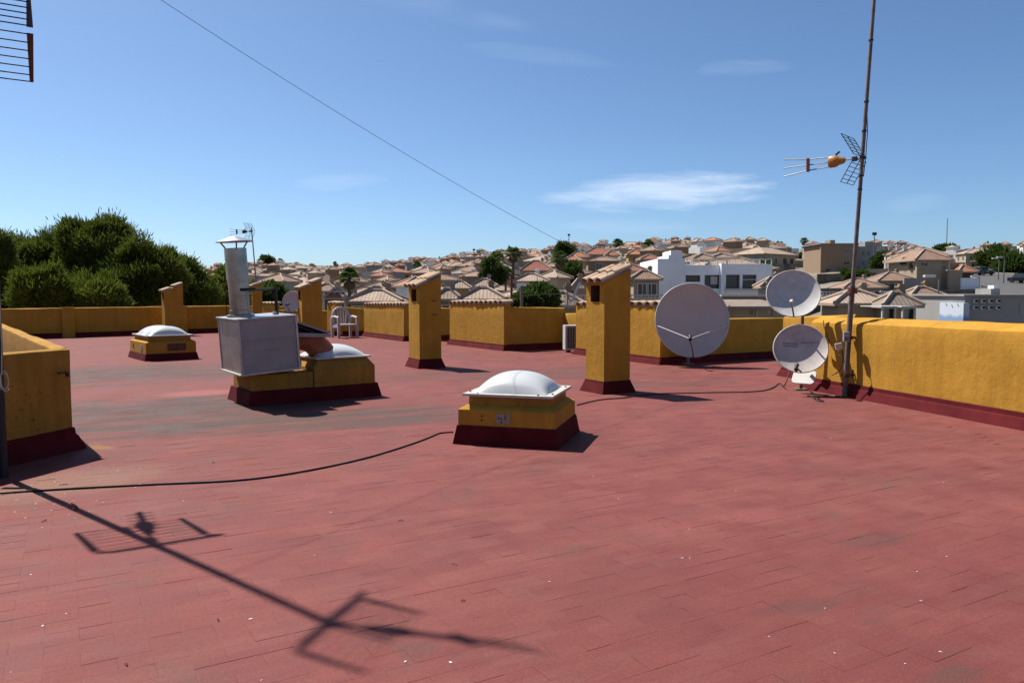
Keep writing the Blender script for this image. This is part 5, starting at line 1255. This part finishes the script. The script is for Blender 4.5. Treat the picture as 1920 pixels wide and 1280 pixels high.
for (a, b, nm) in ((1652, 1682, 'left'), (1690, 1719, 'right')):
    Y = 33.0
    t = thing('pergola', f'{nm} one of two small white flat canopies behind the yellow wall', 'canopy', (XU((a + b) / 2, Y), Y, terrain(XU(a, Y), Y)))
    pbox(t, 'canopy_slab', a, b, 574, 576, Y, 2.0, 'frame')
    for uu in (a + 2, b - 4): pbox(t, 'post', uu, uu + 2.4, 576, 720, Y + 0.1, 0.1, 'frame'); pbox(t, 'post', uu, uu + 2.4, 576, 720, Y + 1.8, 0.1, 'frame')
    pbox(t, 'back_wall', a + 4, b - 4, 578, 720, Y + 1.9, 0.15, 'w_grey'); pbox(t, 'doorway', b - 13, b - 7, 578.5, 720, Y + 1.82, 0.06, 'hole')
Y = 41.0
t = thing('long_house', 'long brown-roofed low house right of the largest dish', 'building', (XU(1420, Y), Y, terrain(XU(1420, Y), Y)))
pbox(t, 'parapet', 1352, 1480, 552.5, 556, Y + 5, .4, 'frame'); pbox(t, 'rear_wall', 1352, 1480, 556, 830, Y + 5.1, 4, 'w_tan')
o = t.location; x0, x1 = XU(1340, Y) - o.x, XU(1480, Y) - o.x; ze, zr = ZH(574, Y) - o.z, ZH(561, Y + 5) - o.z
q = MB(); q.add([(x0, -.4, ze), (x1, -.4, ze), (x1, 5, zr), (x0, 5, zr), (x0, -.4, ze - .15), (x1, -.4, ze - .15), (x1, 5, zr - .15), (x0, 5, zr - .15)], [(0, 1, 2, 3), (4, 5, 1, 0), (5, 6, 2, 1), (7, 4, 0, 3), (7, 6, 5, 4)]); me = q.mesh('roof', ['r_grey'], False, False)
l = me.uv_layers.new(name='UVMap'); l.data.foreach_set('uv', [c for f in me.polygons for vi in f.vertices for c in (me.vertices[vi].co.x, me.vertices[vi].co.y)]); link('roof', me, t)
open_wall(t, 1342, 1480, 575.5, 830, Y, 0.3, [(1405, 1411, 579, 590), (1440, 1448, 579, 591)], 'w_beige'); pbox(t, 'roof_post', 1366, 1369, 572, 830, Y - 0.25, .15, 'w_pink'); pbox(t, 'pipe', 1418.5, 1420, 575, 830, Y - 0.1, .08, 'frame')
# balustrades, retaining walls, street
def low_wall(label, pts, Y, h_px, mat, name='garden_wall', th=0.3):
    (u0, v0_), (u1, v1_) = pts; t = thing(name, label, 'wall', (XU((u0 + u1) / 2, Y), Y, ZH(max(v0_, v1_) + h_px, Y)))
    o = t.location; a, b = Vector((XU(u0, Y), Y, ZH(v0_, Y))) - o, Vector((XU(u1, Y), Y, ZH(v1_, Y))) - o; H = h_px / F_PX * Y
    q = MB(); nn = max(2, int((b - a).length / 2)); 
    for i in range(nn + 1):
        p = a.lerp(b, i / nn); dz = rnd.uniform(-.08, .08) if mat == 'stone' else 0
        q.v += [(p.x, -th / 2, p.z - H - 4), (p.x, -th / 2, p.z + dz), (p.x, th / 2, p.z + dz), (p.x, th / 2, p.z - H - 4)]
    for i in range(nn):
        for j in range(3): q.f.append((i * 4 + j, (i + 1) * 4 + j, (i + 1) * 4 + j + 1, i * 4 + j + 1)); q.m.append(0)
    q.f += [(0, 1, 2, 3), tuple(nn * 4 + j for j in (3, 2, 1, 0))]; q.m += [0, 0]
    q.build('wall_body', mat, t)
    return t
low_wall('rubble retaining wall below the tan apartment block', [(1530, 513), (1640, 511)], 128, 16, 'stone', 'retaining_wall')
low_wall('pale concrete wall right of the right mast', [(1600, 505), (1690, 503)], 135, 8, 'concrete')
low_wall('lower stone terrace wall under the brown roofed houses', [(1480, 541), (1575, 539)], 86, 14, 'stone', 'retaining_wall')
low_wall('grey stone wall below the big beige house', [(1700, 541), (1850, 544)], 84, 12, 'stone', 'retaining_wall')
low_wall('grey wall between the hip roof and the beige house', [(1692, 521), (1733, 522)], 98, 20, 'w_grey')
low_wall('rubble slope wall above the mural wall', [(1640, 556), (1810, 553)], 66, 12, 'stone', 'retaining_wall')
def balustrade(label, u0, u1, v, Y, n_, posts=True):
    t = thing('balustrade', label, 'railing', (XU((u0 + u1) / 2, Y), Y, ZH(v + 30, Y)))
    pbox(t, 'top_rail', u0, u1, v, v + 2.2, Y, .25, 'frame'); pbox(t, 'bottom_rail', u0, u1, v + 7, v + 9, Y, .25, 'frame'); pbox(t, 'base_wall', u0, u1, v + 9, v + 120, Y + .02, .2, 'w_cream')
    for i in range(n_): u = u0 + (u1 - u0) * (i + .5) / n_; pbox(t, 'post', u - .8, u + .8, v + 2.2, v + 7, Y + .05, .15, 'frame')
balustrade('white balustrade left of the nearest chimney', 1026, 1100, 553, 50, 12)
balustrade('white balustrade right of the nearest chimney', 1180, 1245, 552, 52, 10)
balustrade('long pale railing left of the mast collar', 1540, 1640, 546, 70, 16)
balustrade('pale railing above the mural wall', 1650, 1735, 545, 76, 14)
q = MB(); path = [(1925, 556, 0), (1905, 548, 0), (1888, 538, 0), (1872, 528, 0), (1856, 520, 0)]
ys = [72, 88, 105, 128, 155]; hw = [4.2, 4.0, 3.8, 3.8, 3.8]
for (u, v, _), Yq, w in zip(path, ys, hw):
    xc = XU(u, Yq); z = max(terrain(xc - w, Yq), terrain(xc + w, Yq), terrain(xc, Yq)) + 0.25
    q.v += [(xc - w, Yq, z), (xc + w, Yq, z)]
for i in range(4): q.f.append((2 * i, 2 * i + 1, 2 * i + 3, 2 * i + 2)); q.m.append(0)
road = struct(q.build('road', 'asphalt', None, True))
def road_z(Yq): return float(np.interp(Yq, ys, [q.v[2 * i][2] for i in range(5)]))
def road_x(Yq): return float(np.interp(Yq, ys, [XU(path[i][0], ys[i]) for i in range(5)]))
def make_car(label, x, y, z, rz, mat):
    t = thing('parked_car', label, 'car', (x, y, z), rz, 'cars parked on the street')
    q = MB(); q.box((0, 0, 0.58), (1.78, 4.2, 0.56)); q.build('body', mat, t, bevel=0.12)
    q = MB(); q.box((0, 0.25, 1.12), (1.60, 2.3, 0.56), taper=(0.84, 0.66)); q.build('cabin', 'glass', t, bevel=0.06)
    q = MB(); q.box((0, 0.25, 1.405), (1.36, 1.55, 0.05)); q.build('car_roof', mat, t)
    for sx_ in (-1, 1):
        for yy in (-1.3, 1.3):
            q = MB(); q.tube([(sx_ * 0.92, yy, 0.31), (sx_ * 0.72, yy, 0.31)], 0.31, 14); q.build('wheel', 'black', t)
        MB().box((sx_ * 0.66, -2.1, 0.66), (0.34, 0.06, 0.16)).build('headlight', 'frame', t)
for (Yq, off, lb, mt) in ((112, 2.7, 'dark car parked at the right edge of the street', 'carpaint'), (140, -2.6, 'dark car parked on the left side of the street', 'carpaint'), (150, -2.4, 'white car parked farther up the street', 'carpaint2')):
    make_car(lb, road_x(Yq) + off, Yq, road_z(Yq) + 0.01, R(12), mt)
def modern(label, u0, u1, v0_, v1_, Y, wins):
    t = thing('modern_villa', label, 'house', (XU((u0 + u1) / 2, Y), Y, terrain(XU((u0 + u1) / 2, Y), Y)))
    open_wall(t, u0, u1, v0_, v1_ + 25, Y, .4, wins, 'w_white'); pbox(t, 'body', u0 + .2, u1 - .2, v0_ + .2, v1_ + 25, Y + .42, 8, 'w_white'); pbox(t, 'roof_slab', u0 - 1.5, u1 + 1.5, v0_ - 1.6, v0_, Y - .6, 9.5, 'concrete')
modern('white modern villa with dark windows, skyline right of terraced houses', 1806, 1848, 468, 490, 225, [(1812, 1822, 472, 478), (1826, 1843, 472, 478), (1812, 1822, 482, 489), (1830, 1838, 482, 489)])
modern('long white modern villa at the right edge skyline', 1866, 1935, 463, 486, 235, [(1872, 1890, 467, 473), (1895, 1915, 467, 473)])
modern('white modern villa above the white building, right part', 1396, 1430, 464, 486, 215, [(1402, 1411, 468, 475), (1413, 1426, 468, 475), (1402, 1426, 479, 485)])
modern('second white modern villa left of the upper pale dish', 1442, 1474, 466, 486, 220, [(1447, 1458, 470, 476), (1460, 1470, 470, 476)])

# ------------------------------------------------------------------ lamps and poles
def lamp(label, u, vt, vb, Y, head=True, r_=0.09, flood=False):
    zt, zb = ZH(vt, Y), min(ZH(vb, Y), terrain(XU(u, Y), Y)) - .2
    t = thing('street_lamp' if head else 'pole', label, 'street lamp' if head else 'pole', (XU(u, Y), Y, zb), 0, 'street lamps and poles')
    q = MB(); q.tube([(0, 0, 0), (0, 0, zt - zb)], r_, 8, r2=r_ * .6); q.build('post', 'steel', t)
    if head and not flood: q = MB(); q.tube([(0, 0, zt - zb - .05), (-.5, -.1, zt - zb + .12)], 0.05, 6); q.build('arm', 'steel', t); MB().box((-.75, -.1, zt - zb + .12), (.8, .35, .18)).build('lamp_head', 'lampw', t, bevel=.04)
    if flood: MB().box((0, 0, zt - zb + .3), (.8, .5, .6)).build('lamp_head', 'darkmetal', t, bevel=.05)
lamp('lamp post with dark floodlight head right of the mast on the skyline', 1635, 441, 475, 165, True, .16, True)
lamp('very tall thin pole on the right skyline', 1770, 409, 466, 240, False, .16)
lamp('lamp post in front of the mural wall', 1758, 521, 592, 56)
lamp('left one of two lamp posts on the sloping street', 1869, 486, 530, 120)
lamp('right one of two lamp posts on the sloping street', 1879, 484, 530, 112)
lamp('slender lamp post beside the big beige house', 1834, 520, 552, 96, True, .07)
lamp('pole with box head on the skyline where the guy wire passes', 1066, 442, 470, 260, True, .2, True)
lamp('floodlight post on the skyline among the palms', 889, 470, 500, 260, True, .14, True)

# ------------------------------------------------------------------ trees
npr = np.random.default_rng(5)
def leaf_mesh(name, P, Dv, L, W, mat):
    N = len(P); Dv = Dv / np.linalg.norm(Dv, axis=1, keepdims=True); rv = npr.normal(size=(N, 3)); S = np.cross(Dv, rv); S /= np.linalg.norm(S, axis=1, keepdims=True) + 1e-9
    L = np.asarray(L).reshape(-1, 1); W = np.asarray(W).reshape(-1, 1)
    V = np.empty((N, 4, 3)); V[:, 0] = P - S * W * .5; V[:, 1] = P + S * W * .5; V[:, 2] = P + Dv * L + S * W * .3; V[:, 3] = P + Dv * L - S * W * .3
    me = bpy.data.meshes.new(name); me.vertices.add(4 * N); me.vertices.foreach_set('co', V.ravel()); me.loops.add(4 * N); me.loops.foreach_set('vertex_index', np.arange(4 * N))
    me.polygons.add(N); me.polygons.foreach_set('loop_start', np.arange(N) * 4); me.polygons.foreach_set('loop_total', np.full(N, 4)); me.update(); me.validate(); me.materials.append(M[mat])
    return me
def crown(name, rx, ry, rz_, nclump, nleaf, rc, L, W, mat, up=0.6, cz=0.0, low=-0.75):
    Ps, Ds, C = [], [], []
    for _ in range(nclump):
        d = npr.normal(size=3); d /= np.linalg.norm(d); d[2] = max(d[2], low); f = npr.uniform(0.5, 1.0) ** 0.6
        c = d * f * np.array([rx, ry, rz_]) * npr.uniform(.85, 1.1); c[2] += cz; rcl = rc * npr.uniform(.5, 1.4); C.append(c)
        dd = npr.normal(size=(nleaf, 3)); dd /= np.linalg.norm(dd, axis=1, keepdims=True); rad = npr.uniform(0.1, 1, size=(nleaf, 1)) ** .55 * (1 + npr.exponential(.22, size=(nleaf, 1)))
        Ps.append(c + dd * rad * rcl * np.array([1, 1, .85])); Ds.append(dd * .9 + np.array([0, 0, up]) + npr.normal(size=(nleaf, 3)) * .35 + d * .3)
    P, Dv = np.concatenate(Ps), np.concatenate(Ds); N = len(P)
    return leaf_mesh(name, P, Dv, npr.uniform(.6, 1.3, N) * L, npr.uniform(.6, 1.2, N) * W, mat), C
def trunk_mesh(h, r0, r1, limbs, mat='trunk', lean=0.0):
    q = MB(); pts = [(lean * (i / 5) ** 2, 0.12 * math.sin(i), h * i / 5) for i in range(6)]; q.tube(pts, r0, 9, r2=r1)
    for c in limbs:
        c = Vector(c); s = Vector((lean * .6, 0, min(max(c.z - c.xy.length * .7, h * .4), h * .98))); q.tube([s, s.lerp(c, .5) + Vector((0, 0, -.1)), c], r1 * .75, 6, r2=r1 * .2)
    return q.mesh('trunk', mat, True)
def place_tree(label, u, v, rpx, rpy, Y, mat, ncl=46, nl=560, rc=.5, L=.24, W=.05, name='pine_tree', up=.6, extend=1.0):
    if name == 'pine_tree': nl = int(nl * 1.15); ncl = int(ncl * 1.8); rc *= 0.95
    c = AT(u, v, Y); rx, rz_ = rpx / F_PX * Y, rpy / F_PX * Y; zb = terrain(c.x, c.y) - .2; hgt = c.z - zb
    t = thing(name, label, 'tree', (c.x, c.y, zb)); me, C = crown('crown', rx, rx * .95, rz_, ncl, nl, rc, L, W, mat, up)
    link('crown', me, t, Matrix.Translation((0, 0, hgt)))
    link('trunk', trunk_mesh(hgt + rz_ * .3, .26, .10, [(x[0], x[1], x[2] + hgt) for x in C[:14]]), t)
place_tree('tallest pine tree at the left, rounded dark crown', 176, 488, 66, 80, 42, 'pine', 62, 620, .52)
place_tree('dark pine left of the tallest pine', 88, 512, 66, 74, 43, 'pine', 56, 600, .50)
place_tree('pine right of the tallest pine, sloping crown', 268, 520, 66, 62, 41, 'pine', 56, 600, .48)
place_tree('lower pine at the right end of the pine group', 345, 552, 58, 60, 44, 'pine', 48, 560, .46)
place_tree('small yellow-green young pine in front of the pine group', 84, 562, 48, 58, 36, 'pine_y', 40, 560, .38, .20, .045)
place_tree('bright young pine below the tallest pine', 178, 568, 50, 54, 37, 'pine_y', 36, 520, .38, .20, .045)
place_tree('dark pine cut by the left edge', -6, 535, 26, 96, 38, 'pine', 34, 520, .45)
place_tree('distant green tree right of the pines, behind the flue', 412, 548, 38, 44, 52, 'pine_y', 36, 420, .5, .3, .09, 'tree')
place_tree('green bushy tree behind the bent black pipe', 505, 566, 34, 28, 60, 'leaf', 34, 420, .55, .3, .1, 'tree')
place_tree('leafy green tree left of the nearest chimney', 1012, 558, 30, 20, 34, 'leaf', 36, 420, .22, .18, .07, 'tree', .3)
place_tree('second leafy green tree beside the balustrade', 985, 575, 22, 20, 33, 'leaf', 26, 420, .22, .18, .07, 'tree', .3)
place_tree('large green tree right of the sloping street', 1868, 496, 30, 28, 172, 'leaf', 44, 420, 1.2, .8, .3, 'tree', .3)
place_tree('second green tree at the right edge', 1900, 508, 26, 26, 165, 'leaf', 40, 420, 1.1, .8, .3, 'tree', .3)
place_tree('round dark tree beside the apartment block', 1664, 492, 22, 16, 150, 'leaf', 30, 360, .8, .6, .22, 'tree', .3)
place_tree('dark bush under the right mast by the stone wall', 1600, 520, 20, 12, 112, 'leaf', 26, 360, .5, .4, .16, 'tree', .3)
place_tree('dark tree on the right skyline left of the villas', 1772, 471, 20, 9, 232, 'leaf', 26, 300, .9, .7, .26, 'tree', .3)
place_tree('spreading dark tree on the far left skyline', 500, 488, 13, 7, 560, 'leaf', 20, 200, 1.4, 1.4, .6, 'tree', .3)
place_tree('shaggy tree on the skyline above the palms', 1056, 468, 16, 10, 190, 'leaf', 26, 300, .7, .6, .22, 'tree', .3)
place_tree('dark green tree between palms right of middle chimney', 925, 512, 17, 22, 100, 'leaf', 34, 360, .5, .4, .16, 'tree', .3)
place_tree('green tree below the red roof group', 1072, 516, 20, 18, 100, 'leaf', 30, 360, .5, .4, .16, 'tree', .3)

def palm_parts(h, seed, dead=True):
    rr = random.Random(seed); P = Proto(); q = MB(); q.tube([(0.10 * math.sin(i * .5236), 0, h * i / 6) for i in range(7)], .30, 9, r2=.20); P.add('trunk', q.mesh('trunk', 'palmtrunk', True))
    top = Vector((0, 0, 0))
    def fan(q, a, el, Lp, Lf, droop):
        d = Vector((math.cos(a) * math.cos(el), math.sin(a) * math.cos(el), math.sin(el))); s = Vector((-math.sin(a), math.cos(a), 0)); n_ = d.cross(s)
        b = top + d * Lp; q.tube([top, b], .03, 4)
        for j in range(11):
            t_ = (j - 5) / 5 * R(75); e = d * math.cos(t_) + s * math.sin(t_); w = (s * math.cos(t_) - d * math.sin(t_)) * .075
            m_ = b + e * Lf * .6 + n_ * 0.0; tip = b + e * Lf - Vector((0, 0, droop * Lf * rr.uniform(.6, 1.2)))
            q.add([b - w * .4, b + w * .4, m_ + w, m_ - w, tip], [(0, 1, 2, 3), (3, 2, 4)])
    q = MB()
    for i in range(34): fan(q, i * 2.4 + rr.uniform(-.2, .2), R(rr.uniform(-25, 75)), rr.uniform(.6, .95), rr.uniform(.8, 1.1), rr.uniform(.2, .6))
    P.add('crown', q.mesh('crown', 'palm', False, False))
    if dead:
        q = MB()
        for i in range(18): fan(q, i * 2.4, R(rr.uniform(-75, -45)), rr.uniform(.4, .7), rr.uniform(.6, .9), rr.uniform(.3, .5))
        P.add('dead_fronds', q.mesh('dead_fronds', 'deadpalm', False, False))
    return P
PALM = [palm_parts(7.0, 1), palm_parts(9.0, 2), palm_parts(5.5, 3, False)]
def palm(label, u, v, Y, size, kind):              # crown centre pixel
    c = AT(u, v, Y); hh = {0: 7.0, 1: 9.0, 2: 5.5}[kind]; zb = terrain(c.x, c.y) - .3; s = size
    t = thing('palm_tree', label, 'palm', (c.x, c.y, zb), rnd.uniform(0, 6), 'palm trees'); H = c.z - zb
    for (n_, me, mt) in PALM[kind].parts: link(n_, me, t, Matrix.Diagonal((s, s, H / hh, 1)) if n_ == 'trunk' else Matrix.Translation((0, 0, H)) @ Matrix.Scale(s, 4))
palm('fan palm rising behind the white chair', 655, 522, 62, .64, 0)
palm('tall fan palm left of the nearest chimney', 1049, 486, 92, .74, 1)
palm('shaggy palm right of the middle chimney, left of a pair', 932, 486, 118, .92, 1)
palm('tallest palm of the group right of the middle chimney', 962, 476, 122, 1.0, 1)
palm('lower palm in the group right of the middle chimney', 948, 512, 108, .72, 0)
palm('small palm beside the distant houses right of the middle chimney', 783, 500, 170, .85, 0)
palm('skyline palm above the red roof group', 1159, 458, 235, 1.3, 1)
palm('skyline palm with thick crown left of the white building', 1216, 460, 215, 1.25, 0)
palm('left small palm beside the beige house', 1698, 492, 108, .55, 2)
palm('right small palm beside the beige house', 1712, 500, 106, .45, 2)
palm('skyline palm above the second modern villa', 1462, 460, 280, 1.25, 1)
palm('far skyline palm beyond the flue pipe', 526, 489, 500, 1.3, 1)
palm('far skyline palm beyond the white chair', 628, 494, 480, 1.0, 0)
palm('skyline palm left of the apartment block', 1508, 452, 300, 1.1, 1)
# garden trees scattered between the houses
BUSH = []
for i in range(3):
    me, C = crown('crown', 1.7, 1.7, 1.5, 22, 170, .75, .5, .2, 'leaf', .3); P = Proto(); P.add('crown', me, Matrix.Translation((0, 0, 3.2))); P.add('trunk', trunk_mesh(3.0, .16, .08, [(c[0], c[1], c[2] + 3.2) for c in C[:5]])); BUSH.append(P)
bl = {}
for i in range(40):
    u, rr = rg.uniform(470, 1960), rg.choice((95, 130, 175, 230, 290, 350, 420)) + rg.uniform(-20, 20); a = math.atan((u - CX) / F_PX); x, y = rr * math.sin(a), rr * math.cos(a)
    if rr > lerp_t(DT, u) or any(e[0] <= u <= e[1] and e[2] <= rr <= e[3] for e in EXCL[:2]): continue
    t = BUSH[i % 3].spawn('garden_tree', '', 'tree', (x, y, terrain(x, y) - .2), rg.uniform(0, 6), 'garden trees among the houses', rg.uniform(.6, 1.15)); 
    if i % 5 == 0: t.scale = (t.scale[0] * .4, t.scale[1] * .4, t.scale[2] * 1.15)
    bl.setdefault(('slim dark cypress' if i % 5 == 0 else 'round dark garden tree') + (' low on the slope' if rr < 160 else ' halfway up the slope' if rr < 300 else ' near the skyline') + ', ' + column(u), []).append((u, t))
for lb, L in bl.items():
    L.sort(key=lambda e: e[0])
    for i, (u, t) in enumerate(L): t['label'] = lb if len(L) == 1 else lb + ', ' + NTH[min(i, 6)]
